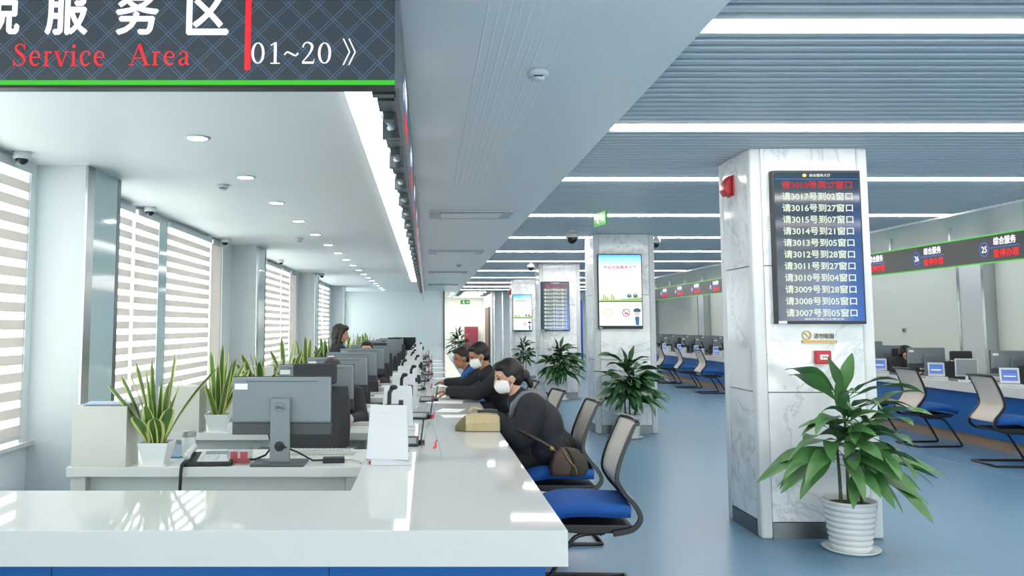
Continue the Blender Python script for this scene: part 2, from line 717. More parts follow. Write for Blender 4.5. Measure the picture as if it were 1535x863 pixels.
t_, k_ = 0.035, 0.09
SERIF = {
    'S': (.50, [[(.40, .53, .03), (.35, .64, .035), (.24, .68, .04), (.13, .62, .06), (.12, .52, .08), (.24, .40, .1), (.37, .29, .1), (.41, .16, .07), (.33, .05, .045), (.22, .02, .035), (.11, .06, .03), (.06, .18, .03)], [(.40, .70, t_), (.40, .50, t_)], [(.06, .0, t_), (.06, .2, t_)]]),
    'e': (.44, [[(.09, .27, t_), (.37, .27, t_)], [(.37, .27, .06), (.33, .40, .05), (.23, .46, .035), (.11, .38, .07), (.08, .24, .085), (.13, .09, .08), (.25, .02, .05), (.37, .09, .025)]]),
    'r': (.35, [[(.13, 0, k_), (.13, .46, k_)], [(.03, .015, t_), (.25, .015, t_)], [(.03, .44, t_), (.13, .44, t_)], [(.13, .33, .03), (.2, .43, .04), (.30, .42, .08)]]),
    'v': (.49, [[(.07, .46, k_), (.25, 0, k_)], [(.42, .46, t_), (.25, 0, t_)], [(0, .45, t_), (.17, .45, t_)], [(.33, .45, t_), (.49, .45, t_)]]),
    'i': (.27, [[(.13, 0, k_), (.13, .46, k_)], [(.03, .015, t_), (.24, .015, t_)], [(.03, .44, t_), (.13, .44, t_)], [(.08, .62, .1), (.18, .62, .1)]]),
    'c': (.43, [[(.36, .34, .08), (.33, .43, .045), (.23, .46, .035), (.11, .38, .07), (.08, .24, .085), (.13, .09, .08), (.24, .02, .05), (.37, .10, .025)]]),
    'A': (.72, [[(.34, .70, t_), (.08, 0, t_)], [(.34, .70, .1), (.60, 0, .1)], [(.18, .24, t_), (.5, .24, t_)], [(0, .015, t_), (.18, .015, t_)], [(.48, .015, t_), (.72, .015, t_)]]),
    'a': (.44, [[(.10, .35, .07), (.14, .44, .035), (.23, .46, .035), (.31, .41, .06), (.33, .32, .085), (.33, .08, .085), (.41, .02, .03)], [(.33, .27, .03), (.2, .22, .04), (.1, .13, .08), (.14, .03, .06), (.24, .03, .035), (.33, .10, .03)]]),
    '0': (.5, [[(.25 + .17 * math.cos(a), .34 + .32 * math.sin(a), .03 + .055 * abs(math.cos(a))) for a in [math.pi * 2 * q / 12 for q in range(13)]]]),
    '1': (.5, [[(.27, 0, k_), (.27, .68, k_)], [(.12, .58, t_), (.27, .67, t_)], [(.12, .015, t_), (.42, .015, t_)]]),
    '2': (.5, [[(.09, .52, .05), (.13, .63, .045), (.24, .68, .04), (.37, .6, .08), (.37, .47, .08), (.27, .28, .05), (.07, .05, .03)], [(.07, .035, .07), (.43, .035, .07)], [(.43, .03, .025), (.45, .15, .025)]]),
    '~': (.5, [[(.03, .28, .05), (.12, .37, .05), (.25, .32, .06), (.38, .26, .05), (.47, .34, .05)]]),
}


def serif2d(s):
    v, f = [], []
    x = 0.0
    for ch in s:
        adv, strokes = SERIF[ch]
        for st in strokes:
            ribbon([(p[0] + x, p[1], p[2]) for p in st], v, f)
        x += adv + 0.03
    return v, f


def ring2d(cx, cy, r0, r1, n=20):
    v, f = [], []
    for i in range(n):
        a = 2 * math.pi * i / n
        v += [(cx + r0 * math.cos(a), cy + r0 * math.sin(a)), (cx + r1 * math.cos(a), cy + r1 * math.sin(a))]
    for i in range(n):
        j = (i + 1) % n
        f.append((2 * i, 2 * i + 1, 2 * j + 1, 2 * j))
    return v, f


def disc2d(cx, cy, rx, ry, n=20):
    return [(cx + rx * math.cos(2 * math.pi * i / n), cy + ry * math.sin(2 * math.pi * i / n)) for i in range(n)], [tuple(range(n))]


def rect2d(u0, u1, v0, v1):
    return [(u0, v0), (u1, v0), (u1, v1), (u0, v1)], [(0, 1, 2, 3)]


def place2d(mb, vf, org, ru, rv, off=0.0, mi=0):
    org = Vector(org)
    ru = Vector(ru)
    rv = Vector(rv)
    nn = ru.cross(rv).normalized() * off
    mb.add([org + ru * p[0] + rv * p[1] + nn for p in vf[0]], vf[1], mi)
    return mb


def decal(name, vf, m, org, ru, rv, off, parent):
    """flat print on a real face"""
    mb = MB()
    place2d(mb, vf, org, ru, rv, off)
    me = bpy.data.meshes.new(name)
    me.from_pydata(mb.v, [], mb.f)
    me.materials.append(MATS[m])
    return link(name, me, parent)

# ================================================================== THE SETTING
Y0, Y1 = -5.0, 31.0
RIBX0, RIBX1 = 1.2, 6.15
fl = struct('floor', 'pale blue glossy vinyl floor', MB().box(-3.3, 9.2, Y0, 39.5, -0.1, 0.0), 'floor_vinyl')
MB().box(5.80, 5.825, 2.0, 30.5, 0.0, 0.0015).build('inlay_line', 'joint_dark', fl)

struct('ceiling', 'flat white ceiling over the staff desks', MB().box(-3.3, -0.215, Y0, 31.2, 2.75, 2.95), 'ceil_white')
so = struct('ceiling', 'smooth grey-blue ceiling strip above the counter', MB().box(-0.215, RIBX0, Y0, 39.5, 2.78, 2.95), 'soffit')
for i in range(9):      # shallow pressed ribs along the strip
    x = 0.24 + i * 0.045
    MB().prism([(x, 2.78), (x + 0.006, 2.778), (x + 0.012, 2.78)], 2.0, 7.5, 'y').build('pressed_rib', 'soffit', so)
rib = struct('ceiling', 'ribbed grey metal ceiling over the public hall', MB().box(RIBX0, RIBX1, Y0, 39.5, 2.84, 2.95), 'slat_gap')
struct('ceiling', 'smooth pale ceiling strip above the facing counter', MB().box(RIBX1, 9.2, Y0, 39.5, 2.78, 2.95), 'soffit')

LIGHT_Y = [-3.6, -1.2, 1.3, 3.53, 5.39, 7.35, 9.80, 12.25, 14.6, 16.85, 19.8, 22.6, 25.2, 27.8, 30.2]
slat_me = MB().box(RIBX0 + 0.004, RIBX1, -0.029, 0.029, 2.80, 2.838).mesh('slat', 'slat', bevel=0.006, seg=1)
ys = 2.45
n = 0
while ys < 31.6:
    if not any(abs(ys - l) < 0.09 for l in LIGHT_Y):
        link('slat', slat_me, rib, loc=(0, ys, 0))
        n += 1
    ys += 0.1
# end walls
struct('wall_back', 'plain white end wall behind the staff desks', MB().box(-3.3, 0.62, 31.0, 31.2, 0, 2.78), 'wall_white')
struct('wall_rear', None, MB().box(-3.3, 9.2, Y0 - 0.2, Y0, 2.70, 2.95).box(-3.3, 1.6, Y0 - 0.2, Y0, 0, 2.70).box(8.6, 9.2, Y0 - 0.2, Y0, 0, 2.70), 'wall_white')
gw = struct('window_6', 'assumed glazed entrance front added behind the camera for daylight')  # assumed unseen glazing, added so daylight reaches the ceiling and camera-facing fronts
for i in range(5):
    x = 1.6 + 1.4 * i
    MB().box(x - 0.035, x + 0.035, Y0 - 0.12, Y0 - 0.02, 0, 2.70).build('mullion', 'steel_dark', gw)
    MB().box(x + 0.035, x + 1.365, Y0 - 0.075, Y0 - 0.067, 0.05, 2.68).build('pane', 'window_glass', gw)
MB().box(1.6, 8.6, Y0 - 0.12, Y0 - 0.02, 0, 0.05).build('bottom_rail', 'steel_dark', gw)
MB().box(1.6, 8.6, Y0 - 0.12, Y0 - 0.02, 2.2, 2.26).build('transom', 'steel_dark', gw)
struct('wall_corridor', 'pale wall at the far end of the exit corridor', MB().box(0.4, 2.6, 38.0, 38.2, 0, 2.78), 'wall_warm')
struct('wall_corridor_side', None, MB().box(0.50, 0.62, 31.2, 38.0, 0, 2.78), 'wall_warm')
struct('trim_1', None, MB().box(0.60, 0.66, 30.97, 31.0, 0, 2.78), 'steel_dark')
struct('wall_back_right', 'white panelled wall at the far end of the hall', MB().box(2.55, 9.2, 33.0, 33.2, 0, 2.84), 'wall_white')
struct('wall_corridor_right', None, MB().box(2.55, 2.65, 33.2, 38.0, 0, 2.78), 'wall_warm')
dr = struct('door_1', 'narrow dark brown door edge beside the exit corridor', MB().box(2.47, 2.55, 33.6, 35.6, 0, 2.25), 'door_brown')
for i, x in enumerate((2.62, 2.95, 3.3)):
    struct('trim_%d' % (i + 2), None, MB().box(x, x + 0.06, 32.95, 33.0, 0, 2.84), 'steel')
# facing (right-hand) wall with shallow pilasters
wr = struct('wall_right', 'white wall behind the facing counter', MB().box(8.9, 9.1, Y0, 33.0, 0, 2.78), 'wall_warm')
for y in (6.6, 13.1, 19.7, 26.3, 32.2):
    p = struct('wall_right_pilaster', 'white pilaster edged with steel on the wall behind the facing counter', MB().box(8.72, 8.9, y, y + 0.55, 0, 2.78), 'white_paint')
    MB().box(8.71, 8.9, y - 0.06, y, 0, 2.78).build('steel_edge', 'steel', p)
    MB().box(8.71, 8.9, y + 0.55, y + 0.61, 0, 2.78).build('steel_edge', 'steel', p)

# ---- window wall on the left
WX = -3.05
lw = struct('wall_left', 'white wall below and between the windows', MB().box(WX - 0.2, WX, Y0, 31.0, 0, 0.60), 'wall_white')
MB().box(WX - 0.2, WX, Y0, 31.0, 2.71, 2.75).build('head', 'wall_white', lw)
MB().box(WX - 0.2, WX + 0.06, Y0, 31.0, 0.60, 0.63).build('sill', 'counter_white', lw)
COLY = [-0.15, 6.45, 13.0, 19.75, 26.5]
cnames = ['', 'nearest', 'second', 'third', 'farthest']
for i, y in enumerate(COLY):
    c = struct('column', ('%s white column between the windows with steel and glass side' % cnames[i]) if i else None,
               MB().box(WX - 0.2, -2.66, y, y + 0.68, 0, 2.75), 'white_paint')
    # cladding of the side that faces the room
    MB().box(-2.665, -2.645, y - 0.012, y + 0.13, 0, 2.75).build('steel_corner', 'steel', c)
    MB().box(-2.66, -2.648, y + 0.13, y + 0.62, 0, 2.75).build('glass_panel', 'glass_panel', c)
    MB().box(-2.665, -2.645, y + 0.62, y + 0.69, 0, 2.75).build('steel_corner', 'steel_dark', c)

bays = [(0.53, 6.45, [(0.6, 3.0, 0), (3.1, 5.2, 0), (5.26, 6.32, 0)]),
        (7.13, 13.0, [(7.2, 8.54, 0), (8.62, 9.38, 0), (9.70, 11.62, 0), (11.67, 12.30, 1)]),
        (13.68, 19.75, [(13.8, 15.5, 0), (15.6, 17.3, 0), (17.36, 18.4, 0), (18.45, 19.2, 1)]),
        (20.43, 26.5, [(20.5, 22.3, 0), (22.4, 24.2, 0), (24.3, 25.9, 0)]),
        (27.18, 31.0, [(27.3, 29.0, 0), (29.1, 30.8, 0)])]
band_me = MB().box(-0.004, 0.004, 0, 1, 0, 0.074).mesh('opaque_band', 'band_fabric')
wn = 0
blind_lab = {(0, 2): 'zebra roller blind at the far left edge before the nearest column',
             (1, 0): 'zebra roller blind right behind the nearest column', (1, 1): 'narrow zebra roller blind left of the grey window pier',
             (1, 2): 'wide zebra roller blind right of the grey window pier', (1, 3): 'plain closed roller blind just before the second column',
             (2, 1): 'zebra roller blind partly hidden by the second column', (2, 2): 'zebra roller blind between second and third columns, fully in view',
             (2, 3): 'plain closed roller blind just before the third column', (3, 2): 'zebra roller blind just before the farthest column'}
bno = 0
for bi, (ya, yb, bl) in enumerate(bays):
    wn += 1
    w = struct('window_%d' % wn, 'tall window in bay %d from the camera behind zebra blinds' % wn)
    for i, (a, b, pl) in enumerate(bl):
        MB().box(WX - 0.13, WX - 0.122, a + 0.02, b - 0.02, 0.66, 2.69).build('pane', 'window_glass', w)
    ed = [ya] + [0.5 * (bl[i][1] + bl[i + 1][0]) for i in range(len(bl) - 1)] + [yb]
    for i, e in enumerate(ed):
        hw = 0.045
        if bi == 1 and i == 2:
            hw = 0.15
        if 0 < i < len(ed) - 1:
            MB().box(WX - 0.16, WX + (0.02 if hw > 0.1 else -0.08), e - hw, e + hw, 0.63, 2.71).build('mullion', 'glass_panel' if hw > 0.1 else 'white_paint', w)
    first, last = bl[0][0], bl[-1][1]
    if first - ya > 0.03:
        MB().box(WX - 0.2, WX - 0.02, ya - 0.02, first, 0.63, 2.71).build('jamb', 'wall_white', w)
    MB().box(WX - 0.2, WX - 0.0, last, yb + 0.02, 0.63, 2.71).build('jamb', 'wall_white', w)
    for i, (a, b, pl) in enumerate(bl):
        bno += 1
        t = thing('roller_blind', blind_lab.get((bi, i), 'zebra roller blind hanging as the %s from its near column, %s window bay' % (ORD[i], ORD[bi])), 'blind', (WX + 0.015, a + 0.01, 0.66), group='roller blinds along the window wall')
        wd = b - a - 0.02
        MB().box(-0.02, 0.03, 0, wd, 1.99, 2.05).build('head_rail', 'white_paint', t)
        MB().box(-0.012, 0.012, 0, wd, 0.0, 0.028).build('bottom_rail', 'white_paint', t)
        if pl:
            MB().box(-0.004, 0.004, 0.02, wd - 0.05, 0.02, 2.0).build('closed_fabric', 'band_fabric', t)
        else:
            MB().box(-0.010, -0.009, 0, wd, 0.02, 2.0).build('sheer_fabric', 'sheer_fabric', t)
            z = 0.03
            while z < 1.95:
                link('opaque_band', band_me, t, loc=(0, 0, z), scale=(1, wd, 1))
                z += 0.13
        MB().tube([(0.02, wd - 0.03, 2.0), (0.022, wd - 0.03, 0.5)], 0.004, 5).build('pull_cord', 'white_paint', t)

# ---- marble pillars
PX0, PX1 = 2.362, 3.228
PILY = [6.03, 11.79, 17.55, 23.3]
PD = 0.66
pil_lab = ['marble-clad pillar nearest the camera, carrying the queue number display',
           'second marble-clad pillar, carrying the bright poster screen', 'third marble-clad pillar, carrying a far queue display',
           'farthest marble-clad pillar, carrying a small far poster screen']
cs = 0.085
for i, y in enumerate(PILY):
    p = struct('pillar', pil_lab[i], MB().box(PX0 + 0.03, PX1 - 0.03, y + 0.03, y + PD - 0.03, 0, 2.80), 'joint_dark')
    for cx, cy in ((PX0, y), (PX1 - cs, y), (PX0, y + PD - cs), (PX1 - cs, y + PD - cs)):
        MB().box(cx, cx + cs, cy, cy + cs, 0, 2.80).build('corner_post', 'white_paint', p, bevel=0.024, seg=4, smooth=True)
    zj = [0.115, 1.024, 1.934, 2.80]
    for a, b in zip(zj, zj[1:]):
        g = 0.004
        MB().box(PX0 + cs, PX1 - cs, y + 0.008, y + 0.035, a + g, b - g).build('marble_panel', 'marble', p)
        MB().box(PX0 + cs, PX1 - cs, y + PD - 0.035, y + PD - 0.008, a + g, b - g).build('marble_panel', 'marble', p)
        MB().box(PX0 + 0.008, PX0 + 0.035, y + cs, y + PD - cs, a + g, b - g).build('marble_panel', 'marble', p)
        MB().box(PX1 - 0.035, PX1 - 0.008, y + cs, y + PD - cs, a + g, b - g).build('marble_panel', 'marble', p)
    MB().box(PX0 + cs, PX1 - cs, y + 0.005, y + 0.033, 0, 0.112).build('steel_skirting', 'steel_dark', p)
    MB().box(PX0 + 0.005, PX0 + 0.033, y + cs, y + PD - cs, 0, 0.112).build('steel_skirting', 'steel_dark', p)
    MB().box(PX1 - 0.033, PX1 - 0.005, y + cs, y + PD - cs, 0, 0.112).build('steel_skirting', 'steel_dark', p)

# ================================================================== CEILING FIXTURES
lin_house = MB().box(RIBX0 + 0.004, RIBX1, -0.062, 0.062, 2.806, 2.838).mesh('housing', 'white_paint')
lin_diff = MB().box(RIBX0 + 0.01, RIBX1 - 0.01, -0.048, 0.048, 2.794, 2.806).mesh('diffuser', 'linear_light')
for i, y in enumerate(LIGHT_Y):
    if i < 3:
        lab = '%s long linear ceiling light behind the camera' % ORD[i]
    else:
        lab = '%s linear ceiling light from the front, running across the ribbed ceiling' % ORD[i - 3]
    t = thing('linear_light', lab, 'light', (0, y, 0), group='linear lights in the ribbed ceiling')
    link('housing', lin_house, t)
    link('diffuser', lin_diff, t)

t = thing('cove_light', 'wide white light strip running along the ceiling above the counter', 'light', (0, 0, 0))
MB().box(-0.445, -0.235, 3.2, 23.4, 2.742, 2.750).build('frame', 'white_paint', t)
MB().box(-0.435, -0.243, 3.2, 23.35, 2.732, 2.742).build('diffuser', 'cove_light', t)

d_ring = MB().lathe([(0.066, 0.0), (0.085, 0.0), (0.085, -0.006), (0.066, -0.010), (0.066, 0.0)], 24, close=False).mesh('trim_ring', 'white_paint', smooth=True)
d_len = MB().lathe([(0.066, -0.001), (0.066, -0.007), (0.03, -0.009)], 24).mesh('lens', 'down_light', smooth=True)
for k in range(-1, 17):
    y = 5.47 + 1.475 * k
    lab = ('%s round downlight from the front in the row over the staff desks' % ORD[k]) if k >= 0 else '%s round downlight hidden above the big LED board' % ORD[-k - 1]
    t = thing('downlight', lab, 'light', (-1.53, y, 2.75), group='row of downlights over the staff desks')
    link('trim_ring', d_ring, t)
    link('lens', d_len, t)

t = thing('cove_light', 'unseen white light strip added above the staff side of the facing counter', 'light', (0, 0, 0))  # left strip mirrored out of sight, added to brighten the staff side
MB().box(8.14, 8.36, 4.0, 28.0, 2.772, 2.780).build('frame', 'white_paint', t)
MB().box(8.15, 8.35, 4.05, 27.95, 2.762, 2.772).build('diffuser', 'cove_light', t)
for k in range(3):  # panels added only to brighten the dim corridor
    t = thing('fill_panel_light', 'far square fill light panel added over the exit corridor, %s from its mouth' % ORD[k], 'light', (1.9, 33.0 + 1.9 * k, 2.84), group='fill light panels added in the exit corridor')
    MB().box(-0.45, 0.45, -0.3, 0.3, -0.02, 0).build('frame', 'white_paint', t)
    MB().box(-0.42, 0.42, -0.27, 0.27, -0.026, -0.02).build('diffuser', 'linear_light', t)
for k in range(3):  # downlights likewise added as fill for the corridor
    t = thing('downlight', 'far round fill downlight added in the exit corridor, %s from its mouth' % ORD[k], 'light', (1.0, 32.5 + 2 * k, 2.78), group='fill downlights added in the exit corridor')
    link('trim_ring', d_ring, t)
    link('lens', d_len, t)

sd_b = MB().lathe([(0.052, 0), (0.056, -0.018), (0.05, -0.03)], 20).mesh('base', 'white_paint', smooth=True)
sd_h = MB().lathe([(0.036, -0.03), (0.036, -0.038), (0.03, -0.048), (0.01, -0.05)], 20).mesh('sensor_head', 'device_white', smooth=True)
sd_s = MB().box(-0.022, 0.022, -0.038, -0.034, -0.037, -0.031).mesh('dark_slot', 'black_plastic')
for lab, loc in (('white smoke detector on the grey ceiling strip nearest the camera', (0.558, 4.11, 2.778)),
                 ('small far smoke detector on the grey ceiling strip beyond the air vent', (0.67, 17.5, 2.78)),
                 ('flat white detector between the first two downlights', (-1.82, 7.35, 2.75)),
                 ('flat white detector beside the fifth downlight', (-1.85, 12.0, 2.75))):
    t = thing('smoke_detector', lab, 'smoke detector', loc, group='smoke detectors')
    link('base', sd_b, t)
    link('sensor_head', sd_h, t)
    link('dark_slot', sd_s, t)

for i, y in enumerate((9.5, 14.4, 20.0, 26.0)):
    t = thing('air_vent', '%s ceiling air-conditioning cassette from the front on the grey strip' % ORD[i], 'air vent', (0.50, y, 2.78), group='ceiling air vents')
    MB().box(-0.47, 0.47, -0.30, 0.30, -0.022, 0.0).build('panel', 'white_paint', t, bevel=0.008)
    MB().box(-0.34, 0.34, -0.20, 0.20, -0.030, -0.022).build('intake_grille', 'soffit', t, bevel=0.004)
    for yy in (-0.265, 0.235):
        MB().box(-0.36, 0.36, yy, yy + 0.03, -0.026, -0.022).build('outlet_slot', 'steel_dark', t)


def dome_camera(lab, loc, s=1.0, tilt=0):
    t = thing('dome_camera', lab, 'camera', loc, tilt, 'security cameras')
    MB().lathe([(0.062 * s, 0), (0.066 * s, -0.03 * s), (0.06 * s, -0.05 * s)], 20).build('housing', 'white_paint', t, smooth=True)
    MB().ell((0, 0, -0.052 * s), (0.045 * s, 0.045 * s, 0.042 * s)).build('dark_dome', 'screen_black', t, smooth=True)
    return t


dome_camera('white dome camera at the far left above the first blind', (-2.93, 5.95, 2.75))
dome_camera('white dome camera just right of the nearest column', (-2.93, 8.75, 2.75))
dome_camera('white dome camera above the plain blind before the second column', (-2.92, 12.0, 2.75))
dome_camera('small dome camera right of the second column', (-2.8, 15.9, 2.75))
dome_camera('tiny dome camera near the third column', (-2.55, 20.2, 2.75))


def bullet_camera(lab, loc, s=1.0):
    t = thing('ceiling_camera', lab, 'camera', loc, 0, 'security cameras')
    MB().box(-0.03 * s, 0.03 * s, -0.03 * s, 0.03 * s, -0.03 * s, 0).build('mount', 'device_white', t)
    MB().lathe([(0.06 * s, -0.03 * s), (0.075 * s, -0.06 * s), (0.075 * s, -0.09 * s)], 16).build('collar', 'device_white', t, smooth=True)
    MB().ell((0, 0, -0.10 * s), (0.06 * s, 0.06 * s, 0.06 * s)).build('dark_lens_dome', 'screen_black', t, smooth=True)


bullet_camera('dark camera under the ceiling left of the second pillar', (1.98, 11.3, 2.80), 1.2)
bullet_camera('dark camera under the ceiling right of the second pillar', (3.36, 12.2, 2.80), 1.0)
bullet_camera('dark camera under the ceiling left of the third pillar', (2.15, 17.2, 2.80), 1.1)


def exit_sign(lab, loc, rotz, drop):
    t = thing('exit_sign', lab, 'exit sign', loc, rotz)
    MB().box(-0.17, 0.17, -0.012, 0.012, -0.075, 0.075).build('panel', 'exit_green', t, bevel=0.004)
    MB().tube([(0, 0, 0.075), (0, 0, drop)], 0.006, 6).build('hanging_rod', 'steel', t)
    v, f = [], []
    for st in ([(-.01, .02, .03), (.0, -.02, .028)], [(0, -.02, .016), (.03, -.055, .014)], [(0, -.02, .016), (-.035, -.035, .014)],
               [(-.01, .02, .014), (.035, .005, .012)], [(-.01, .02, .014), (-.045, .0, .012)], [(-.02, .05, .03), (.01, .05, .03)]):
        ribbon(st, v, f)
    decal('running_figure', (v, f), 'led_white', (-0.05, -0.013, 0), (1, 0, 0), (0, 0, 1), 0.001, t)
    decal('arrow', ([(0.05, -0.012), (0.10, -0.012), (0.10, -0.035), (0.14, 0), (0.10, 0.035), (0.10, 0.012), (0.05, 0.012)], [(0, 1, 2, 3, 4, 5, 6)]),
          'led_white', (0, -0.013, 0), (1, 0, 0), (0, 0, 1), 0.001, t)
    return t


exit_sign('green exit sign hanging edge-on from the ribbed ceiling', (1.93, 9.2, 2.68), R(-80), 0.12)
exit_sign('green exit sign at the mouth of the far corridor', (1.40, 30.6, 2.36), 0, 0.42)

# ================================================================== LED BOARDS
# the big board over the counter: a front face towards the camera and a long face along the counter
SZ0, SZ1, SY = 2.335, 2.76, 2.85
S = thing('led_board', 'dark lattice LED board with large white and red service-area lettering over the counter', 'LED sign', (0, 0, 0))
MB().box(-2.94, -0.112, SY, SY + 0.02, SZ0 + 0.012, SZ1).build('front_display', 'led_board', S)
MB().box(-2.94, -0.10, SY + 0.02, SY + 0.05, SZ0 + 0.02, SZ1).build('cabinet', 'black_plastic', S)
MB().box(-2.94, -0.112, SY - 0.003, SY + 0.02, SZ0 + 0.002, SZ0 + 0.018).build('green_edge_light', 'led_green', S)
MB().box(-2.94, -0.10, SY, SY + 0.05, SZ0 - 0.008, SZ0 + 0.002).build('bottom_rail', 'black_plastic', S)
MB().box(-0.112, -0.098, SY - 0.006, SY + 0.12, SZ0 - 0.012, SZ1).build('corner_trim', 'steel_dark', S)
MB().box(-0.118, -0.104, SY + 0.12, 30.0, SZ0, SZ1).build('side_display', 'led_board', S)
MB().box(-0.119, -0.100, SY + 0.12, 30.0, SZ0 - 0.01, SZ0).build('side_bottom_rail', 'steel_dark', S)
MB().box(-0.104, -0.1025, SY + 0.12, 30.0, SZ0, SZ0 + 0.012).build('green_edge_light', 'led_green', S)
MB().box(-0.225, -0.205, SY + 0.12, 30.0, 2.60, SZ1).build('back_channel', 'steel', S)
br_a = MB().box(-0.205, -0.119, 0, 0.05, 2.36, 2.70).box(-0.19, -0.13, 0.06, 0.22, 2.42, 2.47, 0).mesh('bracket', 'steel_dark')
br_b = MB().box(-0.20, -0.122, 0, 0.17, 2.40, 2.56).box(-0.185, -0.14, 0.18, 0.24, 2.37, 2.45).mesh('power_supply', 'steel_dark')
br_c = MB().tube([(-0.19, 0, 2.40), (-0.15, 0.08, 2.37), (-0.17, 0.18, 2.39), (-0.14, 0.3, 2.42)], 0.012, 6).mesh('cable', 'device_white')
y = 3.05
k = 0
while y < 22:
    link('bracket' if k % 3 == 0 else ('power_supply' if k % 3 == 1 else 'cable'), (br_a, br_b, br_c)[k % 3], S, loc=(0, y, 0))
    y += 0.24
    k += 1


def sx(px):
    return -0.109 - (593 - px) / 429.0


def sz(py):
    return 2.335 + (128 - py) / 416.0


FO = (0, SY, 0)
FU, FV = (1, 0, 0), (0, 0, 1)
for ch, a, b in (('税', -38, 26), ('服', 64, 129), ('务', 170, 236), ('区', 277, 341)):
    decal('white_character', fit2d(text2d(ch, 0.028), sx(a), sx(b), sz(53), sz(-14)), 'led_white', FO, FU, FV, 0.002, S)
decal('red_lettering', fit2d(serif2d('Service'), sx(19), sx(156), sz(100), sz(66)), 'led_red', FO, FU, FV, 0.002, S)
decal('red_lettering', fit2d(serif2d('Area'), sx(192), sx(283), sz(99), sz(66)), 'led_red', FO, FU, FV, 0.002, S)
decal('red_bar', rect2d(sx(366), sx(375), sz(105), 2.75), 'led_red', FO, FU, FV, 0.002, S)
decal('white_numbers', fit2d(serif2d('01~20'), sx(376), sx(496), sz(96), sz(63)), 'led_white', FO, FU, FV, 0.002, S)
v, f = [], []
for o in (0, .14):
    ribbon([(o, .75, .035), (o + .16, .33, .035)], v, f)
    ribbon([(o + .16, .33, .035), (o, -.08, .035)], v, f)
decal('white_chevrons', fit2d((v, f), sx(513), sx(533), sz(98), sz(58)), 'led_white', FO, FU, FV, 0.002, S)


def window_group(parent, num, org, ru, h):
    """window number in a ring, white title, red status line; u = 0 at the ring centre"""
    U, V = ru, (0, 0, 1)
    vv, ff = [], []

    def j(vf):
        o = len(vv)
        vv.extend(vf[0])
        ff.extend(tuple(i + o for i in q) for q in vf[1])
    j(ring2d(0, 0, 0.075, 0.09))
    j(rect2d(0.09, 0.62, 0.004, 0.016))
    decal('number_ring', (vv, ff), 'led_blue', org, U, V, 0.003, parent)
    decal('window_number', fit2d(text2d(num, 0.02), -0.05, 0.05, -0.04, 0.04), 'led_white', org, U, V, 0.003, parent)
    decal('white_title', fit2d(text2d('综合服务', 0.03), 0.17, 0.56, 0.035, 0.135), 'led_white', org, U, V, 0.003, parent)
    decal('red_status', fit2d(text2d('暂停办理', 0.03), 0.17, 0.60, -0.115, -0.015), 'led_red', org, U, V, 0.003, parent)


for k in range(14):
    window_group(S, '%02d' % (k + 1), (-0.104, 3.6 + 1.45 * k, 2.52), (0, 1, 0), 0.3)

G = thing('led_board', 'long dark LED board with green edges hanging above the facing counter', 'LED sign', (0, 0, 0))
MB().box(6.86, 6.98, 7.4, 29.5, 2.272, 2.592).build('display', 'board_dark', G)
MB().box(6.845, 6.862, 7.4, 29.5, 2.592, 2.606).build('green_edge_light', 'led_green', G)
MB().box(6.845, 6.862, 7.4, 29.5, 2.258, 2.272).build('green_edge_light', 'led_green', G)
for k in range(14):
    y = 8.80 + 1.42 * k
    MB().box(6.90, 6.94, y - 0.7, y - 0.66, 2.606, 2.78).build('hanger', 'steel', G)
    window_group(G, '%d' % (24 + k), (6.86, y, 2.432), (0, -1, 0), 0.3)

# ================================================================== COUNTERS
CX1, CXI, CY0, CYI = 0.498, -0.335, 3.015, 3.735
t = thing('service_counter', 'long white L-shaped service counter with blue front in the foreground', 'counter', (0, 0, 0))
prof = [(-2.97, CY0), (CX1, CY0), (CX1, 28.5), (CXI, 28.5), (CXI, CYI), (-2.97, CYI)]
MB().prism(prof, 0.655, 0.78, 'z').build('worktop', 'counter_white', t, bevel=0.004)
xs = [-2.97, -2.35, -1.35, -0.352, 0.425]
for a, b in zip(xs, xs[1:]):
    MB().box(a + 0.0015, b - 0.0015, CY0 + 0.07, CY0 + 0.09, 0.03, 0.655).build('blue_panel', 'blue_panel', t)
MB().box(-2.97, 0.41, CY0 + 0.09, CYI - 0.05, 0.0, 0.655).build('carcass', 'desk_white', t)
y = CY0 + 0.09
while y < 28:
    MB().box(0.410, 0.428, y + 0.0015, min(y + 1.45, 28.4) - 0.0015, 0.03, 0.655).build('blue_panel', 'blue_panel', t)
    y += 1.45
MB().box(-0.25, 0.41, CYI - 0.05, 28.4, 0.0, 0.655).build('carcass', 'desk_white', t)

t = thing('service_counter', 'long white counter with blue front on the far right', 'counter', (0, 0, 0))
MB().prism([(6.85, 4.5), (7.24, 4.5), (7.24, 30.0), (6.85, 30.0)], 0.66, 0.78, 'z').build('worktop', 'counter_white', t, bevel=0.004)
y = 4.6
while y < 29.5:
    MB().box(6.92, 6.94, y + 0.0015, min(y + 1.45, 29.9) - 0.0015, 0.13, 0.66).build('blue_panel', 'blue_panel', t)
    y += 1.45
MB().box(6.95, 6.97, 4.6, 29.9, 0.0, 0.13).build('kickboard', 'kick_brown', t)
MB().box(6.98, 7.2, 4.6, 29.9, 0.0, 0.655).build('carcass', 'desk_white', t)

# ================================================================== WORKSTATIONS
DY, STEP, NW = 4.576, 1.45, 12


